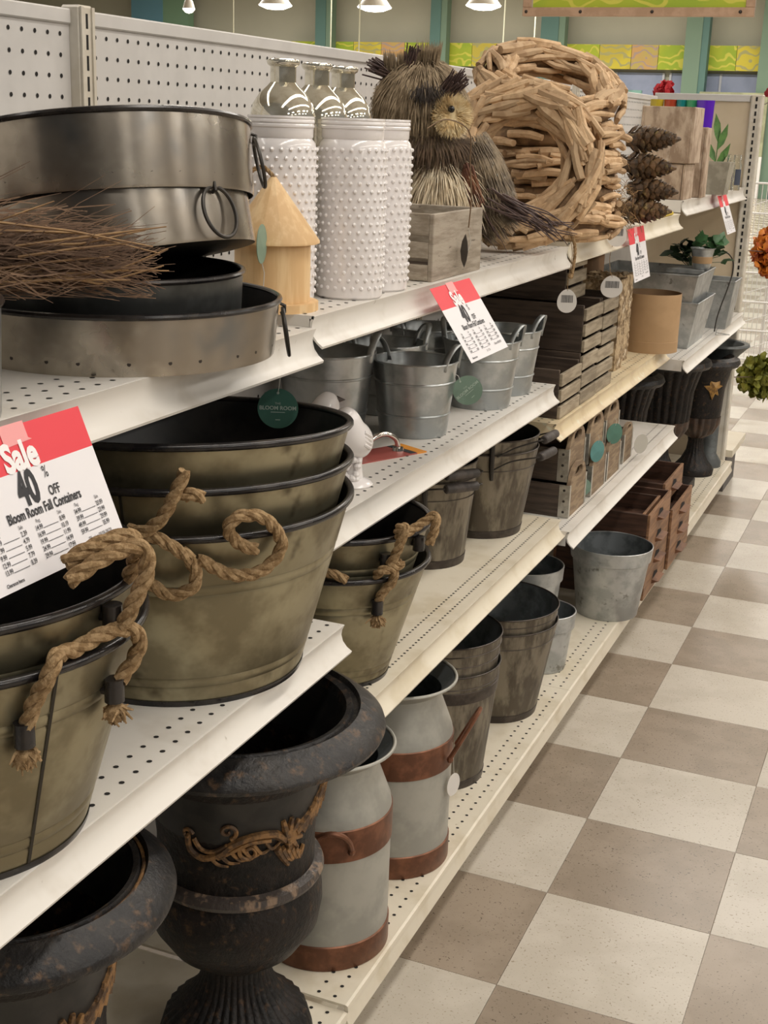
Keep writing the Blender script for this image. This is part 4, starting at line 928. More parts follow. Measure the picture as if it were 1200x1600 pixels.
# ------------------------------------------------------------------ driftwood wreaths
rw = random.Random(21)
def stick_mesh(L, r, bow):
    q = [(-L / 2, 0, 0), (-L * 0.2, bow * 0.8, rw.uniform(-.002, .002)), (L * 0.15, bow, rw.uniform(-.002, .002)), (L / 2, 0, 0)]
    return MB().tube(q, [r * rw.uniform(0.72, 0.95), r, r * rw.uniform(0.9, 1.05), r * rw.uniform(0.6, 0.9)], 7).mesh('driftwood_stick', DRIFT)
STK = [stick_mesh(rw.uniform(0.060, 0.115), rw.uniform(0.0055, 0.0098), rw.uniform(-0.004, 0.005)) for _ in range(12)]
def wreath(label, M, R=0.118, r=0.030, n=110, flat=1.0, seed=1):
    t = thing('driftwood_wreath', label, 'wreath', M=M, group='driftwood wreaths')
    rr = random.Random(seed)
    MB().lathe([(R + (r - 0.008) * cos(2 * pi * i / 12), (r - 0.008) * sin(2 * pi * i / 12) * flat) for i in range(13)], 40).build('core', DRIFTC, t)
    for i in range(n):
        th = 2 * pi * (i * 0.618034 % 1) + rr.uniform(-.05, .05); ph = rr.uniform(0, 2 * pi)
        if sin(ph) < -0.5 and rr.random() < 0.35: ph = -ph
        rad = Vector((cos(th), sin(th), 0)); tg = Vector((-sin(th), cos(th), 0)); z = Vector((0, 0, 1))
        nn = (rad * cos(ph) + z * sin(ph)).normalized(); q = rr.uniform(-0.001, 0.004)
        p = rad * (R + (r + q) * cos(ph)) + z * (r + q) * sin(ph) * flat
        d = (tg + nn.cross(tg) * rr.gauss(0, 0.13) + nn * rr.gauss(0, 0.06)).normalized()
        sc = rr.uniform(0.85, 1.25)
        y = nn.cross(d).normalized()
        Mx = Matrix((d * sc, y * sc, nn * sc)).transposed().to_4x4(); Mx.translation = p
        inst('driftwood_stick', STK[rr.randrange(12)], t, Mx)
    return t
wx, wy = -0.290, 1.020
lv = [('driftwood wreath lying flat at the bottom of the wreath stack', 0.034, 0.118, 125), ('driftwood wreath second from the bottom of the stack', 0.092, 0.120, 115),
      ('driftwood wreath in the middle of the flat stack', 0.150, 0.116, 115), ('driftwood wreath fourth up, under the tilted top wreath', 0.208, 0.120, 115)]
for i, (lb, dz, R, n) in enumerate(lv):
    wreath(lb, Matrix.Translation((wx + (0.006, -0.004, 0.010, 0.002)[i], wy + (0, 0.012, -0.006, 0.004)[i], zT3 + dz)) @ Matrix.Rotation(i * 1.1, 4, 'Z'), R, 0.030, n, 0.92, 30 + i)
dcam = Vector((0.30, -0.95, 0))
wreath('tilted driftwood wreath crowning the stack, highest of all', Matrix.Translation((wx - 0.004, wy - 0.02, zT3 + 0.312)) @ Matrix.Rotation(radians(27), 4, Vector((0.92, 0.39, 0))) @ Matrix.Rotation(radians(-9), 4, Vector((0.39, -0.92, 0))), 0.126, 0.030, 165, 0.95, 41)
# upright wreath leaning on the stack
zax = Vector((0.22, -0.95, 0.22)).normalized(); xax = Vector((0.97, 0.22, 0)); 
Mu = frame((-0.262, 0.700, zT2 + 0.168), xax - zax * xax.dot(zax), zax.cross(xax))
wreath('driftwood wreath standing upright in front, leaning on the flat stack', Mu, 0.121, 0.034, 250, 1.0, 52)

# egg-shaped barcode tags
def egg_tag(label, loc, rz, string, h=0.048, w=0.040, tilt=0):
    t = thing('barcode_tag', label, 'tag', M=Matrix.Translation(loc) @ Matrix.Rotation(rz, 4, 'Z') @ Matrix.Rotation(tilt, 4, 'Y'), group='egg-shaped barcode tags')
    P = [(w / 2 * cos(a) * (1 - 0.10 * sin(a)), h / 2 * sin(a)) for a in [2 * pi * i / 28 for i in range(28)]]
    RX = Matrix.Rotation(pi / 2, 4, 'X')
    MB().prism(P, -0.0003, 0.0003, RX).build('card', TAGW, t)
    bc = MB(); rr = random.Random(4); x = -w * 0.30
    while x < w * 0.30:
        ww = rr.choice((0.0005, 0.0008, 0.0012)); bc.box(x, x + ww, -0.0006, -0.00035, -0.003, h * 0.25); x += ww + rr.choice((0.0005, 0.0008))
    bc.build('barcode', INK, t, smooth=False)
    MB().tube(cat([Vector((0, 0, h * 0.42))] + [Vector(s) for s in string], 6), 0.0007, 5).build('string', ROPE, t)
    return t
egg_tag('white egg-shaped barcode tag hanging on jute cord before the upper crate', (-0.169, 0.780, 1.048), YAW, [(-0.001, 0, 0.040), (0.004, 0, 0.085), (0.0, 0, 0.115), (-0.015, -0.003, 0.140), (-0.05, 0.0, 0.150)])
egg_tag('white barcode tag hanging before the peeling bark planter', (-0.186, 1.245, 1.030), YAW, [(-0.006, 0, 0.035), (-0.010, 0, 0.07), (-0.004, 0, 0.105)], 0.052, 0.052)
egg_tag('white barcode tag against the shelf lip under the wreath stack', (-0.177, 1.215, 1.153), YAW, [(0.006, 0, 0.040), (0.012, 0.0, 0.06)], 0.055, 0.046)
t = thing('cord', 'thick jute cord curling over the shelf edge from the wreath', 'cord', (-0.169, 0.780, 1.10), YAW)
rope(MB(), [(0.006, 0, 0.0), (0.009, 0, 0.035), (0.006, 0, 0.065), (-0.010, 0.0, 0.088), (-0.042, 0.002, 0.103), (-0.075, 0.006, 0.106)], 0.0034).ball((0.004, 0, -0.002), 0.0062, 8).build('cord_strand', ROPE, t)

# ------------------------------------------------------------------ pinecones
sc_ = MB(); sc_.add([(-0.004, 0, 0), (0.004, 0, 0), (0.0150, 0.017, 0.002), (0.010, 0.026, 0.005), (0, 0.029, 0.0065), (-0.010, 0.026, 0.005), (-0.0150, 0.017, 0.002), (0, 0.016, 0.0080), (0, 0.014, -0.003)],
    [(0, 1, 7), (1, 2, 7), (2, 3, 7), (3, 4, 7), (4, 5, 7), (5, 6, 7), (6, 0, 7), (1, 0, 8), (2, 1, 8), (3, 2, 8), (4, 3, 8), (5, 4, 8), (6, 5, 8), (0, 6, 8)])
SCM = sc_.mesh('cone_scale', CONE, smooth=False)
def pinecone(label, loc, rz, L=0.125, R=0.030, roll=0, pitch=0):
    t = thing('pinecone', label, 'pinecone', M=Matrix.Translation(loc) @ Matrix.Rotation(rz, 4, 'Z') @ Matrix.Rotation(pitch, 4, 'Y') @ Matrix.Rotation(roll, 4, 'X'), group='stacked pinecones')
    MB().tube([(0, 0, 0), (L * 0.3, 0, 0), (L * 0.8, 0, 0), (L, 0, 0)], [R * 0.5, R * 0.75, R * 0.5, R * 0.1], 8).build('cone_core', CONE, t)
    for i in range(54):
        f = i / 53; a = i * 2.39996; x = L * (0.04 + 0.92 * f); s = (0.62 + 0.42 * sin(pi * min(1, f * 0.85 + 0.18))) * R / 0.030
        o = Vector((0, cos(a), sin(a))); ax = Vector((1, 0, 0))
        y = (o * (0.55 - 0.30 * f) + ax * (0.80 + 0.3 * f)).normalized(); xx = ax.cross(o).normalized(); z = xx.cross(y)
        Mx = Matrix((xx * s, y * s, z * s)).transposed().to_4x4(); Mx.translation = ax * x * 0.82 + o * R * (0.62 - 0.45 * f)
        inst('cone_scale', SCM, t, Mx)
for i, (lb, l, rz, ro_, pt) in enumerate([
    ('dark pinecone at the bottom of the pile beside the wreath stack', (-0.225, 1.445, zT3 + 0.040), 0.30, 0.3, 0.0),
    ('brown pinecone second from the bottom of the pile', (-0.215, 1.455, zT3 + 0.092), 0.34, 1.3, 0.05),
    ('pinecone third up the pile, tips pointing at the bark boxes', (-0.225, 1.45, zT3 + 0.145), 0.30, 2.0, 0.02),
    ('dark pinecone on top of the pile beside the wreaths', (-0.228, 1.455, zT3 + 0.205), 0.32, 0.8, -0.05),
    ('pinecone at the back of the pile, low down', (-0.320, 1.44, zT3 + 0.040), 0.2, 2.6, 0.0),
    ('pinecone at the back of the pile, higher up', (-0.330, 1.47, zT3 + 0.15), 0.25, 1.6, 0.0)]):
    pinecone(lb, l, rz, 0.125 if i != 3 else 0.132, 0.030, ro_, pt)
t = thing('dry_moss', 'tuft of dry tan moss tucked between wreaths and pinecones', 'moss', (-0.200, 1.285, zT3))
mo = MB(); rm_ = random.Random(8)
for i in range(420):
    p = Vector((rm_.gauss(0, 0.016), rm_.gauss(0, 0.02), abs(rm_.gauss(0.045, 0.045)))); d = Vector([rm_.uniform(-1, 1) for _ in range(3)])
    mo.tube([p, p + d * 0.012, p + d * 0.02 + Vector((0, 0, -0.006))], 0.0006, 3)
mo.build('moss_fibres', pm('dry moss', (0.30, 0.18, 0.08), (0.2, 0.12, 0.05), scale=40, rough=0.9), t, kind='stuff', fix=False)
t = thing('pencil', 'yellow pencil-like stick lying on the shelf end before the bark boxes', 'pencil', (-0.205, 1.90, zT3 + 0.0055), radians(90))
MB().tube([(-0.11, 0, 0), (0.11, 0, 0)], 0.0055, 6).build('barrel', pm('yellow paint', (0.62, 0.45, 0.03), rough=0.4), t)

# ------------------------------------------------------------------ top shelf, far section
def bark_box(label, x0, x1, y0, y1, z0, z1, m=BARK, seed=1, rough_side=False):
    t = thing('bark_box', label, 'box', ((x0 + x1) / 2, (y0 + y1) / 2, z0), 0, 'birch bark boxes')
    hx, hy, h = (x1 - x0) / 2, (y1 - y0) / 2, z1 - z0; th = 0.008; rr = random.Random(seed)
    def wob(mb, amp):
        mb.v = [(a + rr.uniform(-amp, amp), b + rr.uniform(-amp, amp), c + (rr.uniform(-amp, amp) if c > 0.01 else 0)) for a, b, c in mb.v]; return mb
    for nm, bx in (('front_panel', (hx - th, hx, -hy, hy)), ('back_panel', (-hx, -hx + th, -hy, hy)), ('side_panel', (-hx + th, hx - th, -hy, -hy + th)), ('side_panel', (-hx + th, hx - th, hy - th, hy))):
        wob(MB().bevbox(*bx, 0, h, 0.002), 0.0011).build(nm, m, t, smooth=False)
    MB().box(-hx + th, hx - th, -hy + th, hy - th, 0.002, 0.006).build('bottom_panel', m, t, smooth=False)
    return t
bark_box('lower birch bark box of the pair behind the pinecones', -0.341, -0.199, 2.120, 2.270, zT4, zT4 + 0.102, seed=2)
bark_box('upper birch bark box stacked on the other, behind the pinecones', -0.338, -0.186, 2.112, 2.268, zT4 + 0.1032, zT4 + 0.260, seed=3)
bark_box('narrow birch bark box standing between bark boxes and concrete planter', -0.275, -0.180, 2.32, 2.40, zT4, zT4 + 0.206, seed=4)
def taper_box(t, name, w0, w1, d0, d1, h, th, mat, inmat=None):
    def ring(w, d, z): return [(-w / 2, -d / 2, z), (w / 2, -d / 2, z), (w / 2, d / 2, z), (-w / 2, d / 2, z)]
    v = ring(w0, d0, 0) + ring(w1, d1, h); MB().add(v, [(3, 2, 1, 0)] + [(i, (i + 1) % 4, 4 + (i + 1) % 4, 4 + i) for i in range(4)]).build(name, mat, t, smooth=False)
    v = ring(w0 - 2 * th, d0 - 2 * th, th) + ring(w1 - 2 * th, d1 - 2 * th, h) + ring(w1, d1, h)
    MB().add(v, [(0, 1, 2, 3)] + [(4 + i, 4 + (i + 1) % 4, (i + 1) % 4, i) for i in range(4)] + [(4 + i, 8 + i, 8 + (i + 1) % 4, 4 + (i + 1) % 4) for i in range(4)]).build('inner_wall', inmat or mat, t, smooth=False, fix=False)
t = thing('concrete_planter', 'small tapered grey concrete planter beside the bark boxes', 'planter', (-0.198, 2.63, zT4))
taper_box(t, 'body', 0.086, 0.112, 0.086, 0.112, 0.102, 0.007, CONC)
for i, (x, col, nm, w) in enumerate([(-0.500, (0.45, 0.34, 0.03), 'yellow', 0.024), (-0.452, (0.36, 0.05, 0.02), 'rust red', 0.022), (-0.412, (0.01, 0.20, 0.20), 'teal', 0.018), (-0.370, (0.04, 0.28, 0.12), 'green', 0.026)]):
    t = thing('glass_vase', 'tall %s glass vase in the row beside the purple one' % nm, 'vase', (x, 3.10, zT4), 0, 'coloured glass vases')
    MB().lathe([(0, 0), (w * 0.62, 0), (w * 0.7, 0.02), (w, 0.296), (w, 0.300), (w - 0.003, 0.300), (w * 0.62, 0.03), (0, 0.03)], 32).build('body', pm('glass ' + nm, col, rough=0.1, coat=0.4), t)
t = thing('glass_vase', 'tall purple glass vase against the beige end panel', 'vase', (-0.323, 3.08, zT4), 0, 'coloured glass vases')
MB().lathe([(0, 0), (0.030, 0), (0.031, 0.05), (0.0275, 0.15), (0.031, 0.28), (0.032, 0.300), (0.029, 0.300), (0.025, 0.15), (0.027, 0.03), (0, 0.03)], 36).build('body', PURP, t)
t = thing('leaf_sprig', 'green leaf sprig standing beside the purple vase', 'sprig', (-0.272, 3.10, zT4), YAW)
MB().tube([(0, 0, 0), (0, 0, 0.08), (0.002, 0, 0.16), (0.006, 0, 0.2)], 0.0018, 6).build('stem', LEAF, t)
lf = MB().add([(0, 0, 0), (0.016, 0.003, 0.030), (0.017, 0.002, 0.062), (0.004, 0, 0.10), (-0.010, -0.003, 0.055), (-0.008, -0.002, 0.025), (0.003, 0.004, 0.05)], [(0, 1, 6), (1, 2, 6), (2, 3, 6), (3, 4, 6), (4, 5, 6), (5, 0, 6)]).mesh('leaf', LEAF)
for z, a in ((0.13, 0.28), (0.07, 0.45), (0.16, -0.2), (0.09, -0.6)):
    inst('leaf', lf, t, Matrix.Translation((0, 0, z)) @ Matrix.Rotation(a, 4, 'Y'))
for i, x in enumerate((-0.236, -0.206, -0.183)):
    t = thing('glass_jar', ['clear glass jar, first behind the concrete planter', 'clear glass jar, middle one of three by the end panel', 'clear glass jar with a dark label at the shelf end'][i], 'jar', (x, 3.02 + 0.10 * (i == 0), zT4), 0, 'clear glass jars')
    MB().lathe([(0, 0), (0.015, 0), (0.016, 0.003), (0.016, 0.085), (0.013, 0.095), (0.013, 0.118), (0.0145, 0.12), (0.0115, 0.12), (0.0115, 0.096), (0.0145, 0.084), (0.0145, 0.004), (0, 0.004)], 24).build('body', GLASS, t)
    if i == 2: MB().lathe([(0.0164, 0.018), (0.0164, 0.072)], 24, a0=radians(-100), a1=radians(-20)).build('label', LABELD, t, fix=False)

# ------------------------------------------------------------------ cream shelf: bark planters, log vase, kraft box
def bark_planter(label, loc, w, d, h, rz=0, seed=1, m=BARKR):
    t = thing('bark_planter', label, 'planter', loc, rz, 'peeling bark planters')
    rr = random.Random(seed)
    def strip(x0, x1, y0, y1, nrm):
        mb = MB(); n, k = 12, 30; v = []
        for j in range(k + 1):
            for i in range(n + 1):
                a, b = i / n, j / k
                amp = rr.uniform(0, 0.0042) if 0 < i < n else rr.uniform(-0.001, 0.001)
                top = rr.uniform(-0.004, 0.003) if j == k else 0
                v.append((x0 + (x1 - x0) * a + nrm[0] * amp, y0 + (y1 - y0) * a + nrm[1] * amp, h * b + top))
        f = [(j * (n + 1) + i, j * (n + 1) + i + 1, (j + 1) * (n + 1) + i + 1, (j + 1) * (n + 1) + i) for j in range(k) for i in range(n)]
        return mb.add(v, f)
    for nm, a in (('front_bark', (0, 0, 0, d, (1, 0))), ('side_bark', (-w, 0, 0, 0, (0, -1))), ('back_bark', (-w, -w, 0, d, (-1, 0))), ('side_bark', (-w, 0, d, d, (0, 1)))):
        o = strip(*a).build(nm, m, t, smooth=False, fix=False); q = o.modifiers.new('thickness', 'SOLIDIFY'); q.thickness = 0.006; q.offset = 0
    MB().box(-w + 0.004, -0.004, 0.004, d - 0.004, 0.001, 0.006).build('bottom_panel', DARKW, t, smooth=False)
    return t
bark_planter('peeling bark planter standing beside the slatted crates', (-0.244, 1.590, zM3), 0.110, 0.085, 0.238, 0, 3)
bark_planter('taller peeling bark planter between the bark planter and kraft box', (-0.262, 1.745, zM3), 0.100, 0.075, 0.238, 0, 6)
t = thing('log_vase', 'brown log-shaped wooden vase in shadow behind the barcode tag', 'vase', (-0.400, 1.860, zM3))
MB().lathe([(0, 0), (0.045, 0), (0.046, 0.36), (0.040, 0.362), (0.038, 0.10), (0, 0.1)], 40).build('body', BROWNW, t)
t = thing('kraft_box', 'round tan kraft paper box with dark open top', 'box', (-0.238, 2.010, zM3))
MB().lathe([(0, 0), (0.083, 0), (0.083, 0.168)], 64).build('side_wall', KRAFT, t)
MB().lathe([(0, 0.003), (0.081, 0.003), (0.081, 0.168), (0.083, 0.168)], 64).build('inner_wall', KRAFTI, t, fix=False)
MB().lathe([(0.0835, 0.0), (0.0838, 0.032), (0.083, 0.0325)], 64).build('lower_band', KRAFT, t)

# ------------------------------------------------------------------ galvanized planters, ivy, wire stand
def galv_box(label, loc, w0, w1, d0, d1, h, rz=0):
    t = thing('galvanized_planter', label, 'planter', loc, rz, 'rectangular galvanized planters')
    taper_box(t, 'body', w0, w1, d0, d1, h, 0.003, GALVB, GALVB)
    q = [(-w1 / 2, -d1 / 2, h), (w1 / 2, -d1 / 2, h), (w1 / 2, d1 / 2, h), (-w1 / 2, d1 / 2, h)]
    MB().tube(q, 0.0030, 6, closed=True).build('rolled_edge', GALVB, t)
    return t
galv_box('lower rectangular galvanized planter beside the kraft box', (-0.315, 2.455, zM4), 0.275, 0.325, 0.270, 0.320, 0.145)
galv_box('upper rectangular galvanized planter nested in the lower one', (-0.322, 2.450, zM4 + 0.085), 0.275, 0.325, 0.270, 0.320, 0.145)
galv_box('small square galvanized planter behind the nested planters', (-0.22, 2.90, zM4), 0.16, 0.20, 0.13, 0.16, 0.165)
t = thing('leaf_pot', 'small grey tin pot with kraft band and ivy leaves on the planters', 'pot', (-0.190, 2.52, zM4 + 0.2325))
MB().lathe([(0, 0), (0.026, 0), (0.030, 0.018)], 36).lathe([(0.0315, 0.040), (0.036, 0.062), (0.041, 0.066), (0.039, 0.067), (0.034, 0.062), (0.02, 0.01)], 36).build('body', GALVB, t)
MB().lathe([(0.0300, 0.018), (0.0312, 0.0185), (0.0326, 0.0395), (0.0315, 0.040)], 36).build('kraft_band', KRAFT, t)
MB().box(-0.10, 0.015, -0.06, 0.04, -0.012, -0.001).build('support_tray', GALVB, t, smooth=False)
def ivy(label, loc, n, spread, seed, mat=LEAFD):
    t = thing('ivy_sprig', label, 'plant', loc)
    rr = random.Random(seed)
    lm = MB().add([(0, 0, 0), (0.016, 0.006, 0.002), (0.022, 0.020, -0.002), (0.010, 0.024, 0.003), (0, 0.042, -0.004), (-0.010, 0.024, 0.003), (-0.022, 0.020, -0.002), (-0.016, 0.006, 0.002), (0, 0.018, 0.006)],
        [(i, (i + 1) % 8, 8) for i in range(8)]).mesh('leaf', mat)
    st = MB()
    for i in range(n):
        e = Vector((rr.uniform(-1, 1) * spread[0], rr.uniform(-1, 1) * spread[1], rr.uniform(0.35, 1) * spread[2]))
        st.tube([(0, 0, 0), e * 0.5 + Vector((0, 0, 0.012)), e], 0.001, 4)
        Mx = Matrix.Translation(e) @ Euler((rr.uniform(0.2, 1.3), rr.uniform(-0.5, 0.5), rr.uniform(0, 6.28))).to_matrix().to_4x4() @ Matrix.Scale(rr.uniform(0.8, 1.35), 4)
        inst('leaf', lm, t, Mx)
    st.build('stem', mat, t, kind='stuff', fix=False)
    return t
ivy('dark ivy spilling behind the small tin pot on the planters', (-0.235, 2.62, zM4 + 0.215), 34, (0.09, 0.05, 0.075), 2)
ivy('green ivy leaves rising from the small tin pot', (-0.170, 2.535, zM4 + 0.285), 12, (0.05, 0.03, 0.03), 5, pm('mid ivy leaf', (0.05, 0.15, 0.05), (0.03, 0.09, 0.03), scale=30, rough=0.45))
t = thing('wire_stand', 'curved dark wire plant stand beside the galvanized planters', 'stand', (-0.135, 2.70, zM4), YAW)
MB().tube(cat([(-0.02, 0, 0.275), (0.0, 0, 0.270), (0.018, 0, 0.245), (0.020, 0, 0.205), (0.008, 0, 0.15), (-0.006, 0, 0.10), (-0.016, 0, 0.055), (-0.020, 0, 0.01)], 6), 0.0022, 6).build('stem', IRON, t)
MB().tube([(-0.02, -0.02, 0.002), (0.03, -0.01, 0.002), (-0.005, 0.03, 0.002), (-0.005, 0.02, 0.028), (-0.02, -0.02, 0.002)], 0.0014, 6).build('foot', pm('grey wire', (0.4, 0.4, 0.38), rough=0.4, metal=0.6), t)

# ------------------------------------------------------------------ small boxes with arched handle ends
def arch_box(label, loc, w=0.150, d=0.27, h=0.079, ah=0.040, rz=0):
    # end board faces +x at x=0; width along y from 0..w
    t = thing('arched_handle_box', label, 'box', loc, rz, 'brown boxes with arched ends')
    th = 0.009
    def arch(off, hole=False):
        n = 40; out = []; inn = []
        cx, cz, hw, hh = w / 2, h + ah * 0.42, w * 0.22, ah * 0.33
        for i in range(n):
            a = 2 * pi * i / n
            inn.append((cx + hw * (abs(cos(a)) ** 0.7) * (1 if cos(a) >= 0 else -1), cz + hh * (abs(sin(a)) ** 0.8) * (1 if sin(a) >= 0 else -1) * (1.0 if sin(a) > 0 else 0.75)))
            # outer outline hit by ray from hole centre
            dx, dz = cos(a), sin(a); best = 9
            if dx > 1e-6: best = min(best, (w - cx) / dx)
            if dx < -1e-6: best = min(best, -cx / dx)
            if dz < -1e-6: best = min(best, -cz / dz)
            x, z = cx + dx * best, cz + dz * best
            if z > h:
                A, B = w * 0.44, ah; k0, k1 = 0.0, best
                for _ in range(30):
                    km = (k0 + k1) / 2; xx, zz = cx + dx * km, cz + dz * km
                    ins = zz <= h or ((xx - cx) / A) ** 2 + ((zz - h) / B) ** 2 <= 1
                    if ins: k0 = km
                    else: k1 = km
                x, z = cx + dx * k0, cz + dz * k0
            out.append((x, z))
        return out, inn
    o_, i_ = arch(0)
    T_ = Matrix(((0, 0, 1, 0), (1, 0, 0, 0), (0, 1, 0, 0), (0, 0, 0, 1)))
    for x in (-th, -d):
        MB().ringprism(o_, i_, x, x + th, T_).build('end_board', CRATEW, t)
    for y in (0, w - 0.008): MB().bevbox(-d + th, -th, y, y + 0.008, 0, h - 0.003, 0.001).build('side_board', DARKW, t, smooth=False)
    MB().box(-d + th, -th, 0.008, w - 0.008, 0.001, 0.006).build('bottom_board', DARKW, t, smooth=False)
    for y0, sg in ((0, -1), (w, 1)):
        ya = y0 + sg * 0.0012
        s = MB().box(-0.024, 0.0012, min(y0, ya), max(y0, ya), 0.001, h - 0.002).box(-0.001, 0.0012, min(y0, y0 - sg * 0.010), max(y0, y0 - sg * 0.010), 0.001, h - 0.002).build('corner_strap', STRAP, t, smooth=False)
        for z in (0.014, h * 0.5, h - 0.014):
            MB().ball((-0.012, ya + sg * 0.0005, z), (0.0032, 0.0018, 0.0032), 8).build('rivet', RIVET, s)
    return t
X3 = -0.184
zu = zL3 + 0.0800; XU = X3 - 0.0115
arch_box('brown arched-handle box at the near lower end of its row', (X3, 0.982, zL3), 0.150)
arch_box('brown arched-handle box on top of the near lower one', (XU, 0.995, zu), 0.150)
arch_box('lower arched-handle box, second along, with sage tag between', (X3, 1.185, zL3), 0.145)
arch_box('upper arched-handle box, second along, bright teal tag on it', (XU, 1.178, zu), 0.150)
arch_box('lower arched-handle box, third along, with straps hidden', (X3, 1.345, zL3), 0.145)
arch_box('upper arched-handle box, third along, dark teal tag on it', (XU, 1.345, zu), 0.150)
arch_box('single arched-handle box at the far end with a grey oval tag', (X3 - 0.004, 1.545, zL3), 0.105, 0.2, 0.082, 0.022)
def round_tag(label, loc, rz, r, mat, tilt=0, lettering=True, grp='round card tags', string=0.04, rollz=0):
    t = thing('round_tag', label, 'tag', M=Matrix.Translation(loc) @ Matrix.Rotation(rz, 4, 'Z') @ Matrix.Rotation(pi / 2, 4, 'X') @ Matrix.Rotation(tilt, 4, 'Y') @ Matrix.Rotation(rollz, 4, 'Z'), group=grp)
    MB().lathe([(0, -0.0004), (r, -0.0004), (r, 0.0004), (0, 0.0004)], 40).build('card', mat, t)
    if lettering:
        text('tag_lettering', 'THE', r * 0.16, (0, r * 0.20, 0.0008), INKL, t)
        text('tag_lettering', 'BLOOM ROOM', r * 0.27, (0, -r * 0.06, 0.0008), INKL, t, bold=0.0002)
        MB().box(-r * 0.35, r * 0.35, -r * 0.20, -r * 0.17, 0.0004, 0.0007).box(-r * 0.12, r * 0.12, -r * 0.58, -r * 0.55, 0.0004, 0.0007).disc((0, r * 0.78, 0.0007), (0, 0, 1), r * 0.07, 10).build('printed_rule', INKL, t, smooth=False)
    if string: MB().tube([(0, r * 0.78, 0.0006), (0.004, r * 0.78 + string * 0.5, 0.001), (0.0, r * 0.78 + string, -0.002)], 0.0005, 4).build('string', STRING, t)
    return t
round_tag('dark teal round tag hanging over the mouth of the top olive tub', (-0.243, -0.350, 1.026), YAW, 0.0262, TEAL, string=0.06)
round_tag('pale sage round tag tied to the front galvanized bucket', (-0.218, 0.330, 0.936), YAW, 0.0262, TEALP, string=0.02, rollz=0.75)
round_tag('bright teal tag hanging on the upper second arched box', (X3 + 0.006, 1.200, zL3 + 0.112), radians(66), 0.0265, TEALB, lettering=False, string=0.02)
round_tag('dark teal tag hanging on the upper third arched box', (X3 + 0.006, 1.375, zL3 + 0.120), radians(56), 0.0265, TEAL, lettering=False, string=0.02)
round_tag('faded blue tag between the lower arched boxes', (X3 - 0.014, 1.158, zL3 + 0.030), radians(30), 0.022, TEALP, lettering=False, string=0.0)
round_tag('grey oval tag leaning out at the far arched box', (X3 + 0.030, 1.605, zL3 + 0.048), radians(48), 0.0265, TAGG, tilt=0.2, lettering=False, string=0.0)

# ------------------------------------------------------------------ wooden drawers
def drawer(label, loc, w, h, d=0.26, grp='reddish wooden drawers'):
    t = thing('wooden_drawer', label, 'drawer', loc, 0, grp)
    th = 0.008
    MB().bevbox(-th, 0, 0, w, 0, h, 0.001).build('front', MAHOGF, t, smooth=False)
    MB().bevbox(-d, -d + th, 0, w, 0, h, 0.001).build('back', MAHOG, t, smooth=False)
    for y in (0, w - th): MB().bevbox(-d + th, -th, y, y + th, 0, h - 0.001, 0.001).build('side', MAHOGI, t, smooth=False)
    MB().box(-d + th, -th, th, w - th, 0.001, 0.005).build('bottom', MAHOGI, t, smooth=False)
    a = w * 0.36; b = w * 0.64
    MB().add([(0, a, h * 0.30), (0, b, h * 0.30), (0.020, b, h * 0.44), (0.020, a, h * 0.44), (0, a, h * 0.50), (0, b, h * 0.50)], [(0, 1, 2, 3), (3, 2, 5, 4), (0, 3, 4), (1, 5, 2), (0, 4, 5, 1)]).build('wedge_pull', MAHOG, t, smooth=False)
    MB().add([(0.0008, w * 0.38, h * 0.50), (0.0008, w * 0.62, h * 0.50), (0.0008, w * 0.60, h * 0.66), (0.0008, w * 0.44, h * 0.80)], [(0, 1, 2, 3)]).build('finger_slot', HOLE, t, smooth=False, fix=False)
    return t
hd = 0.0610
for k, lb in enumerate(['bottom drawer of the near stack beside the galvanized pot', 'second drawer up in the near drawer stack', 'third drawer up in the near drawer stack', 'top open drawer of the near stack holding a smaller drawer']):
    drawer('reddish wooden ' + lb, (-0.104, 1.572, zB + k * (hd + 0.0005)), 0.292, hd)
drawer('small wooden drawer set inside the top open near drawer', (-0.122, 1.585, zB + 3 * (hd + 0.0005) + 0.0065), 0.215, 0.052, 0.20)
for k, lb in enumerate(['bottom drawer of the far stack', 'middle drawer of the far stack', 'upper open drawer of the far stack']):
    drawer('reddish wooden ' + lb, (-0.096, 1.872, zB + k * (hd + 0.0005)), 0.315, hd)
drawer('reddish wooden drawer perched highest on the far stack, set back', (-0.128, 1.895, zB + 3 * (hd + 0.0005)), 0.285, hd + 0.006)

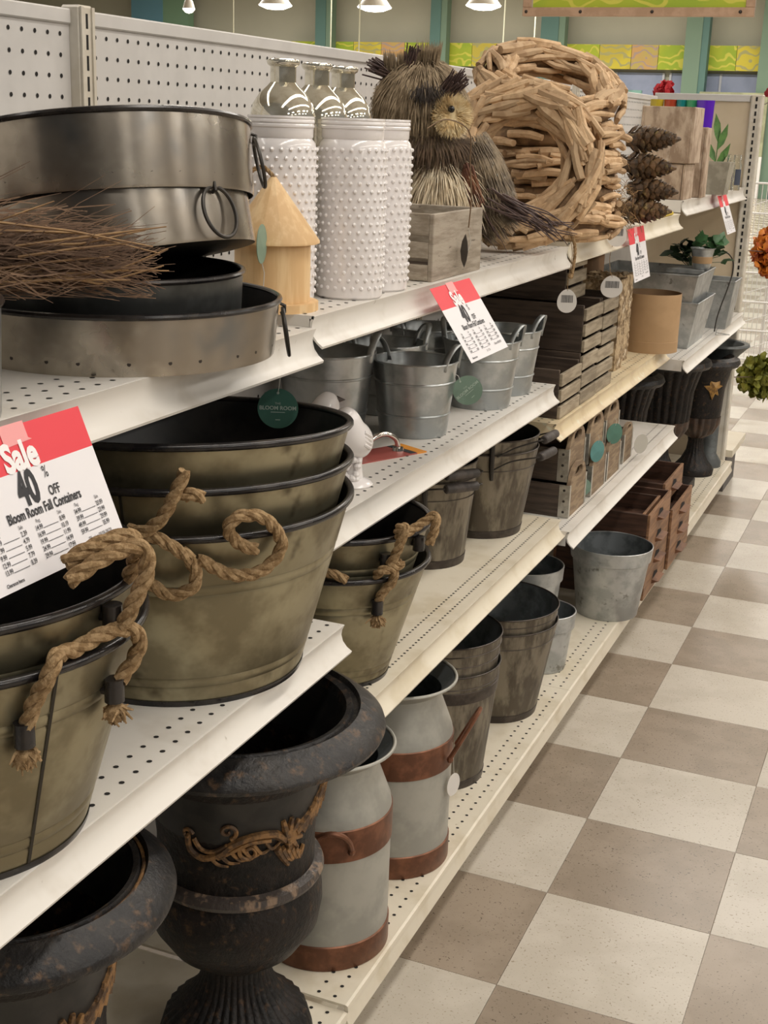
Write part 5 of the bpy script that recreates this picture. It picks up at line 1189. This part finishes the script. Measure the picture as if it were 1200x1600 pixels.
# ------------------------------------------------------------------ far urns
def far_urn(label, loc, s, fl=True, leaf=False, square=True):
    t = thing('fluted_urn', label, 'urn', loc, 0, 'fluted dark urns')
    z0 = 0.034 if square else 0.0
    if square: MB().bevbox(-0.125, 0.125, -0.10, 0.10, 0, 0.034, 0.003).build('plinth', URN, t, smooth=False)
    md = (lambda a, r, z: 0.06 * r * (abs(sin(a * 11)) - 0.6)) if fl else None
    MB().lathe([(0, z0), (0.092 * s, z0), (0.095 * s, z0 + 0.02), (0.088 * s, z0 + 0.03), (0.060 * s, z0 + 0.055), (0.040 * s, z0 + 0.09), (0.034 * s, z0 + 0.125), (0.038 * s, z0 + 0.14)], 88, mod=lambda a, r, z: (0.07 * r * (abs(sin(a * 9)) - 0.6) if z > z0 + 0.03 else 0)).build('fluted_foot', URN, t)
    MB().lathe([(0.038 * s, z0 + 0.14), (0.075 * s, z0 + 0.160), (0.098 * s, z0 + 0.195), (0.100 * s, z0 + 0.225)], 88, mod=lambda a, r, z: (0.10 * r * (abs(sin(a * 9)) - 0.6) if z > z0 + 0.145 else 0)).build('gadrooned_bowl', pm('brown bronze resin', (0.075, 0.042, 0.026), (0.035, 0.022, 0.016), scale=30, rough=0.4), t)
    MB().lathe([(0.100 * s, z0 + 0.225), (0.103 * s, z0 + 0.25), (0.108 * s, z0 + 0.33), (0.128 * s, z0 + 0.40), (0.138 * s, z0 + 0.415)], 132, mod=md).build('body', URN, t)
    MB().lathe([(0.138 * s, z0 + 0.415), (0.158 * s, z0 + 0.417), (0.166 * s, z0 + 0.428), (0.160 * s, z0 + 0.442), (0.135 * s, z0 + 0.452), (0.120 * s, z0 + 0.440), (0.10 * s, z0 + 0.30), (0, z0 + 0.29)], 72).build('rolled_rim', URNR, t)
    if leaf:
        g = MB(); R = 0.112 * s; star = [(-0.006, -0.046), (0.004, -0.022), (0.020, -0.030), (0.012, -0.008), (0.038, 0.004), (0.020, 0.010), (0.026, 0.036), (0.002, 0.022), (-0.024, 0.034), (-0.018, 0.008), (-0.040, 0.006), (-0.018, -0.016)]
        c0 = radians(-50); v = [((R + 0.004) * cos(c0 + x / R), (R + 0.004) * sin(c0 + x / R), z0 + 0.345 + y) for x, y in star]
        v += [((R + 0.014) * cos(c0), (R + 0.014) * sin(c0), z0 + 0.345)] + [((R - 0.006) * cos(c0 + x / R), (R - 0.006) * sin(c0 + x / R), z0 + 0.345 + y) for x, y in star]
        g.add(v, [(i, (i + 1) % 12, 12) for i in range(12)] + [(i, 13 + i, 13 + (i + 1) % 12, (i + 1) % 12) for i in range(12)])
        g.build('gilded_leaf', pm('bright gilt', (0.40, 0.22, 0.05), (0.2, 0.1, 0.03), scale=60, rough=0.5), t)
    return t
far_urn('fluted dark urn on a square plinth behind the drawers', (-0.318, 2.77, zB), 0.95, True, False, True)
far_urn('dark urn with gilt leaf near the beige end panel', (-0.236, 3.07, zB), 0.80, False, True, False)
far_urn('fluted dark urn in shadow farther back under the planters', (-0.385, 2.36, zB), 0.85, True, False, True)
t = thing('garden_bowl', 'blue-grey rimmed bowl on the far urn beside the slotted post', 'bowl', (-0.205, 3.215, zB))
MB().lathe([(0, 0), (0.05, 0), (0.05, 0.02), (0.03, 0.05), (0.03, 0.36), (0.07, 0.43), (0.098, 0.460), (0.112, 0.472), (0.108, 0.480), (0.09, 0.478), (0.06, 0.44), (0, 0.43)], 56).build('body', pm('blue grey resin', (0.11, 0.12, 0.12), (0.07, 0.075, 0.075), scale=20, rough=0.5), t)

# ------------------------------------------------------------------ sale signs
def sale_sign(label, top, out, w=0.178, h=0.127):
    # top: middle of the upper edge; out: how far the lower edge swings out
    dz = sqrt(h * h - out * out)
    M = frame(top, (0, 1, 0), (-out, 0, dz))
    t = thing('sale_sign', label, 'sign', M=M, group='red and white sale signs')
    rh = 0.0375
    MB().box(-w / 2, w / 2, -h, -rh, -0.0003, 0.0).build('paper', PAPER, t, smooth=False)
    MB().box(-w / 2, w / 2, -rh, 0, -0.0003, 0.0).build('red_header', RED, t, smooth=False)
    MB().add([(-0.022, 0.002, 0.0006), (0.010, 0.002, 0.0006), (0.010, -0.013, 0.0006), (0.014, -0.015, 0.0006), (-0.022, -0.0165, 0.0006)], [(0, 4, 3, 2, 1)]).build('tape', TAPE, t, smooth=False, fix=False)
    e = 0.0007
    text('sale_lettering', 'Sale', 0.033, (-0.008, -0.0365, e), INKW, t, 0.84, 0.0014)
    text('discount_lettering', '40', 0.0395, (-0.013, -0.0660, e), INK, t, 0.66, 0.0014)
    text('discount_lettering', '%', 0.0145, (0.0150, -0.0495, e), INK, t, 0.7)
    text('discount_lettering', 'OFF', 0.0120, (0.0185, -0.0655, e), INK, t, 0.72, 0.0002)
    text('title_lettering', 'Bloom Room Fall Containers', 0.0120, (0.0, -0.0765, e), INK, t, 0.70, 0.0003)
    cols = [(-0.052, [('3.99', '2.39'), ('7.99', '4.79'), ('9.99', '5.99'), ('12.99', '7.79'), ('13.99', '8.39')]),
            (0.000, [('14.99', '8.99'), ('16.99', '10.19'), ('19.99', '11.99'), ('24.99', '14.99'), ('29.99', '17.99')]),
            (0.054, [('34.99', '20.99'), ('39.99', '23.99'), ('49.99', '29.99'), ('59.99', '35.99')])]
    rl = MB()
    for cx, rows in cols:
        text('price_lettering', 'Reg.', 0.0046, (cx - 0.015, -0.0825, e), INK, t, 0.75); text('price_lettering', 'Sale', 0.0046, (cx + 0.014, -0.0825, e), INK, t, 0.75)
        for k, (a, b) in enumerate(rows):
            y = -0.0888 - k * 0.0061
            rl.box(cx - 0.011, cx + 0.009, y, y + 0.0004, 0.0002, 0.0006)
        text('price_lettering', '\n'.join(a for a, b in rows), 0.0061, (cx - 0.0165, -0.0888, e), INK, t, 0.72, 0.00008, top=True).data.space_line = 1.0
        text('price_lettering', '\n'.join(b for a, b in rows), 0.0061, (cx + 0.0155, -0.0888, e), INK, t, 0.72, 0.00008, top=True).data.space_line = 1.0
    rl.build('price_rule', INK, t, kind='stuff', smooth=False)
    text('date_lettering', 'Effective 08/08-08/29', 0.0058, (0.056, -0.1155, e), INK, t, 0.68)
    text('code_lettering', '221 TC7234', 0.0048, (0.002, -0.1205, e), INK, t, 0.7)
    text('small_lettering', 'Clearance Items', 0.0042, (-0.066, -0.1225, e), INK, t, 0.8, 0.0001)
    return t
sale_sign('red and white sale sign nearest, cut off by the left edge of view', (-0.178, -0.957, 1.1315), 0.048)
sale_sign('red and white sale sign above the galvanized buckets', (-0.178, 0.102, 1.148), 0.072)
sale_sign('sale sign under the pinecones, above the kraft box', (-0.178, 1.416, 1.1575), 0.028)
sale_sign('small-looking sale sign farthest along, on the lip by the concrete planter', (-0.170, 2.660, 1.190), 0.044)

# ------------------------------------------------------------------ beyond the end panel
def bunch(name, label, catg, loc, rad, n, mat, seed, size=0.02, hold=(-0.18, 3.374, 0.9)):
    t = thing(name, label, catg, loc)
    rr = random.Random(seed); pm_ = MB()
    pet = [(0, 0, 0), (0.6, 0.35, 0.1), (0.65, 0.9, 0.0), (0, 1.15, -0.2), (-0.65, 0.9, 0.0), (-0.6, 0.35, 0.1), (0, 0.6, 0.28)]
    for i in range(n):
        v = Vector([rr.gauss(0, 1) for _ in range(3)]).normalized() * (rr.uniform(0.55, 1.0))
        p = Vector((v.x * rad[0], v.y * rad[1], v.z * rad[2]))
        M = Matrix.Translation(p) @ Euler((rr.uniform(0, 6.28), rr.uniform(0, 6.28), rr.uniform(0, 6.28))).to_matrix().to_4x4() @ Matrix.Scale(size * rr.uniform(0.7, 1.2), 4)
        pm_.add(pet, [(0, 1, 6), (1, 2, 6), (2, 3, 6), (3, 4, 6), (4, 5, 6), (5, 0, 6)], M)
    pm_.build('petals', mat, t, kind='stuff', fix=False)
    MB().tube([(0, 0, 0), (hold[0] - loc[0], hold[1] - loc[1], hold[2] - loc[2])], 0.0018, 6).build('stem', TWIGD, t)
    return t
bunch('flower_bunch', 'orange autumn flower bunch beyond the slotted post', 'flowers', (-0.115, 3.62, 0.94), (0.055, 0.06, 0.085), 420, ORLEAF, 1, 0.026, (-0.18, 3.374, 0.96))
bunch('flower_bunch', 'olive green hydrangea bunch low beyond the slotted post', 'flowers', (-0.078, 3.56, 0.452), (0.085, 0.08, 0.085), 620, OLLEAF, 2, 0.024, (-0.18, 3.374, 0.47))
bunch('flower_bunch', 'red flower showing over the top rail of the end panel', 'flowers', (-0.54, 3.40, 1.530), (0.03, 0.03, 0.032), 120, pm('red petal', (0.5, 0.02, 0.03), rough=0.6), 3, 0.02, (-0.54, 3.360, 1.515))
bunch('flower_bunch', 'dark red bloom topping the far slotted post', 'flowers', (-0.125, 3.60, 1.53), (0.05, 0.03, 0.02), 140, pm('dark red petal', (0.3, 0.02, 0.03), rough=0.6), 4, 0.02, (-0.18, 3.374, 1.48))
def rack(label, loc, w, h, nx, nz, rz=0):
    t = thing('wire_rack', label, 'rack', loc, rz, 'white wire racks')
    fr = MB(); wr = MB()
    for x in (0, w): fr.tube([(x, 0, 0), (x, 0, h)], 0.008, 8)
    for k in range(nz + 1): fr.tube([(0, 0, h * k / nz), (w, 0, h * k / nz)], 0.006, 6)
    fr.build('frame', WIRE, t)
    for i in range(1, nx): wr.tube([(w * i / nx, 0.004, 0), (w * i / nx, 0.004, h)], 0.0022, 4)
    for k in range(nz): wr.tube([(0, 0.006, h * k / nz), (w * 0.5, 0.006, h * (k + 1) / nz)], 0.003, 4)
    wr.build('wires', WIRE, t, kind='stuff', fix=False)
    return t
rack('white wire basket rack standing on the floor beyond the end panel', (-0.62, 6.0, 0.12), 0.9, 1.0, 34, 6, radians(8))
rack('second white wire rack behind the first one', (-0.42, 6.45, 0.10), 0.9, 1.15, 30, 6, radians(5))
for o in bpy.data.objects:
    if o.name.startswith('wire_rack'):
        ft = MB()
        for x in (0, 0.9):
            ft.tube([(x, -0.12, -o.location.z + 0.006), (x, 0.12, -o.location.z + 0.006)], 0.006, 6).tube([(x, 0, -o.location.z + 0.006), (x, 0, 0.01)], 0.008, 6)
        ft.build('foot', WIRE, o)

# store background: printed valance on the back wall, windows, columns, hanging sign, lamps, rods
t = thing('printed_valance', 'long lime green and yellow printed valance along the back wall', 'valance', (0, 29.7, 0))
def damask(name, a, b, c, rot=0):
    m = bpy.data.materials.new(name); m.use_nodes = True; N = m.node_tree.nodes; L = m.node_tree.links; B = N['Principled BSDF']; B.inputs['Roughness'].default_value = 0.6
    tc = N.new('ShaderNodeTexCoord'); w = N.new('ShaderNodeTexWave'); w.wave_type = 'RINGS'; w.inputs['Scale'].default_value = 1.6; w.inputs['Distortion'].default_value = 9; w.inputs['Detail'].default_value = 1.2; w.inputs['Detail Scale'].default_value = 2.2
    n = N.new('ShaderNodeTexNoise'); n.inputs['Scale'].default_value = 1.1
    L.new(tc.outputs['Object'], w.inputs['Vector']); L.new(tc.outputs['Object'], n.inputs['Vector'])
    def mx(f, p, q):
        x = N.new('ShaderNodeMix'); x.data_type = 'RGBA'; L.new(f, x.inputs['Factor'])
        for i, s in (('A', p), ('B', q)):
            if isinstance(s, tuple): x.inputs[i].default_value = (*s, 1)
            else: L.new(s, x.inputs[i])
        return x.outputs['Result']
    def mr(s, lo, hi):
        r = N.new('ShaderNodeMapRange'); r.inputs['From Min'].default_value = lo; r.inputs['From Max'].default_value = hi; L.new(s, r.inputs['Value']); return r.outputs[0]
    base_ = mx(mr(n.outputs['Fac'], 0.45, 0.55), a, b); L.new(mx(mr(w.outputs['Fac'], 0.72, 0.86), base_, c), B.inputs['Base Color'])
    return m
VG = damask('valance lime', (0.33, 0.46, 0.03), (0.42, 0.50, 0.03), (0.62, 0.60, 0.08)); VY = damask('valance yellow', (0.66, 0.56, 0.05), (0.55, 0.46, 0.06), (0.42, 0.40, 0.16))
VP = damask('valance peach', (0.60, 0.36, 0.14), (0.52, 0.42, 0.12), (0.42, 0.32, 0.28))
xs = -15.4; k = 0
seq = [(VG, 1.75), (VY, 0.75), (VP, 0.62)]
while xs < 1.5:
    m, w = seq[k % 3]; MB().box(xs, xs + w - 0.01, -0.05, 0.05, 2.72, 3.25).build('printed_panel', m, t, smooth=False); xs += w; k += 1
WINM = pm('bluish shop window', (0.40, 0.45, 0.60), (0.33, 0.38, 0.52), scale=0.9, rough=0.15)
for i in range(6):
    w = MB().box(-13.0 + i * 2.4, -10.72 + i * 2.4, 29.93, 29.99, 0.5, 2.66).build('window_%d' % (i + 1), WINM, kind='structure', smooth=False)
    fr = MB(); x0 = -13.0 + i * 2.4
    for x in (x0, x0 + 1.14, x0 + 2.24): fr.box(x, x + 0.05, 29.90, 29.95, 0.5, 2.66)
    fr.build('window_frame', pm('pale window frame', (0.55, 0.57, 0.62), rough=0.5), w, smooth=False)
for i, (x, w, c) in enumerate([(-7.2, 1.9, (0.20, 0.38, 0.33)), (-4.2, 1.5, (0.40, 0.42, 0.26)), (-10.4, 1.6, (0.45, 0.30, 0.16))]):
    t = thing('display_board', ['teal green display board against the shop windows', 'pale olive display board at the far right window', 'orange display board at the far left window'][i], 'board', (x, 29.2, 0))
    MB().bevbox(-w / 2, w / 2, -0.04, 0.04, 0.9, 2.25, 0.01).build('board', pm('display %d' % i, c, tuple(q * 0.7 for q in c), scale=2, rough=0.6), t, smooth=False)
    MB().box(-w / 2, -w / 2 + 0.06, -0.05, 0.05, 0, 0.9).box(w / 2 - 0.06, w / 2, -0.05, 0.05, 0, 0.9).build('leg', WIRE, t, smooth=False)
CT = pm('teal column', (0.10, 0.20, 0.18), rough=0.7); CG = pm('green column', (0.19, 0.33, 0.22), rough=0.7); CB = pm('blue column', (0.13, 0.30, 0.40), rough=0.7); CL = pm('pale green trim', (0.17, 0.26, 0.19), rough=0.7)
for i, (x, w, m, m2) in enumerate([(-19.9, 0.95, CB, CG), (-14.55, 0.28, CT, CL), (-11.5, 0.26, CT, CL), (-8.75, 0.42, CT, CL), (-5.4, 0.36, CL, CT), (-3.75, 0.5, CL, CT)]):
    c = MB().box(x, x + w, 29.3, 29.6, 0, 5.4).build('column', m, kind='structure', smooth=False)
    MB().box(x + w + 0.001, x + w + (0.15 if i else 0.75), 29.32, 29.6, 0, 5.4).build('column_edge', m2, c, smooth=False)
t = thing('hanging_sign', 'wood-framed lime green printed sign hanging high at the upper right', 'sign', (0, 12, 0))
MB().box(-3.70, -1.55, 0, 0.02, 2.555, 3.6).build('printed_panel', VG, t, smooth=False)
FRM = pm('tan sign frame', (0.50, 0.33, 0.22), (0.42, 0.27, 0.17), scale=6, rough=0.5)
MB().bevbox(-3.80, -1.47, -0.03, 0.04, 2.470, 2.555, 0.004).build('frame_rail', FRM, t, smooth=False); MB().bevbox(-3.80, -1.47, -0.03, 0.04, 3.6, 3.685, 0.004).build('frame_rail', FRM, t, smooth=False)
for x in (-3.80, -1.555): MB().bevbox(x, x + 0.085, -0.03, 0.04, 2.556, 3.6, 0.004).build('frame_stile', FRM, t, smooth=False)
for x in (-3.76, -3.19, -2.46, -1.60): MB().ball((x, -0.032, 2.513), (0.017, 0.012, 0.017), 10).build('rivet', RIVET, t)
for x in (-3.5, -1.8): MB().tube([(x, 0, 3.68), (x, 0, 5.4)], 0.006, 6).build('hanger_rod', WIRE, t)
LAMP = pm('lit lamp diffuser', (1.0, 0.93, 0.80), rough=0.5, emit=6.0); SHADE = pm('lamp housing', (0.65, 0.62, 0.55), rough=0.5)
for i, (x, y, z) in enumerate([(-12.91, 24, 3.52), (-10.67, 24, 3.48), (-8.36, 24, 3.51), (-6.14, 24, 3.54), (-14.98, 24, 3.45), (-13.7, 21.5, 3.62), (-9.15, 23, 3.72)]):
    t = thing('pendant_lamp', ['second glowing dome lamp from the blue column', 'glowing dome lamp above the mercury bottles', 'glowing dome lamp above the upright wreath', 'small lamp glowing before the hanging sign', 'small glowing lamp beside the green column edge', 'large dim dome lamp above the pegboard', 'glowing lamp cut by the top of view over the owl'][i], 'lamp', (x, y, z), 0, 'pendant dome lamps')
    r = 0.34 if i in (0, 1, 2, 5) else 0.13
    MB().lathe([(0, 0), (r * 0.55, 0.02), (r, 0.08), (r * 1.02, 0.10)], 28).build('diffuser', LAMP, t)
    MB().lathe([(r * 1.02, 0.10), (r * 0.7, 0.24), (r * 0.2, 0.34), (0, 0.35)], 28).build('housing', SHADE, t)
    MB().tube([(0, 0, 0.34), (0, 0, 5.4 - z)], 0.012, 6).build('pendant_rod', SHADE, t)
for i, (x, y) in enumerate([(-13.9, 24), (-10.1, 22), (-8.9, 27), (-12.1, 25), (-7.9, 26)]):
    t = thing('ceiling_rod', ['thin pale rod hanging above the pegboard near the green column', 'thin pale rod hanging between mercury bottles and owl', 'thin pale rod hanging just beside the owl', 'thin pale rod hanging near the middle column', 'thin pale rod hanging behind the wreaths'][i], 'rod', (x, y, 2.6), 0, 'thin hanging rods')
    MB().tube([(0, 0, 0), (0, 0, 2.8)], 0.014, 6).build('rod', pm('pale rod', (0.60, 0.60, 0.45), rough=0.5), t)

# lettering becomes flat mesh, as printed
_dg = bpy.context.evaluated_depsgraph_get()
for o in [o for o in bpy.data.objects if o.type == 'FONT']:
    me = bpy.data.meshes.new_from_object(o.evaluated_get(_dg)); nm = o.name
    q = bpy.data.objects.new('lettering', me); COL.objects.link(q); q.parent = o.parent; q.matrix_local = o.matrix_local.copy() if False else Matrix.LocRotScale(o.location, o.rotation_euler, o.scale)
    if not me.materials: me.materials.append(o.data.materials[0])
    bpy.data.objects.remove(o); q.name = nm.split('.')[0]
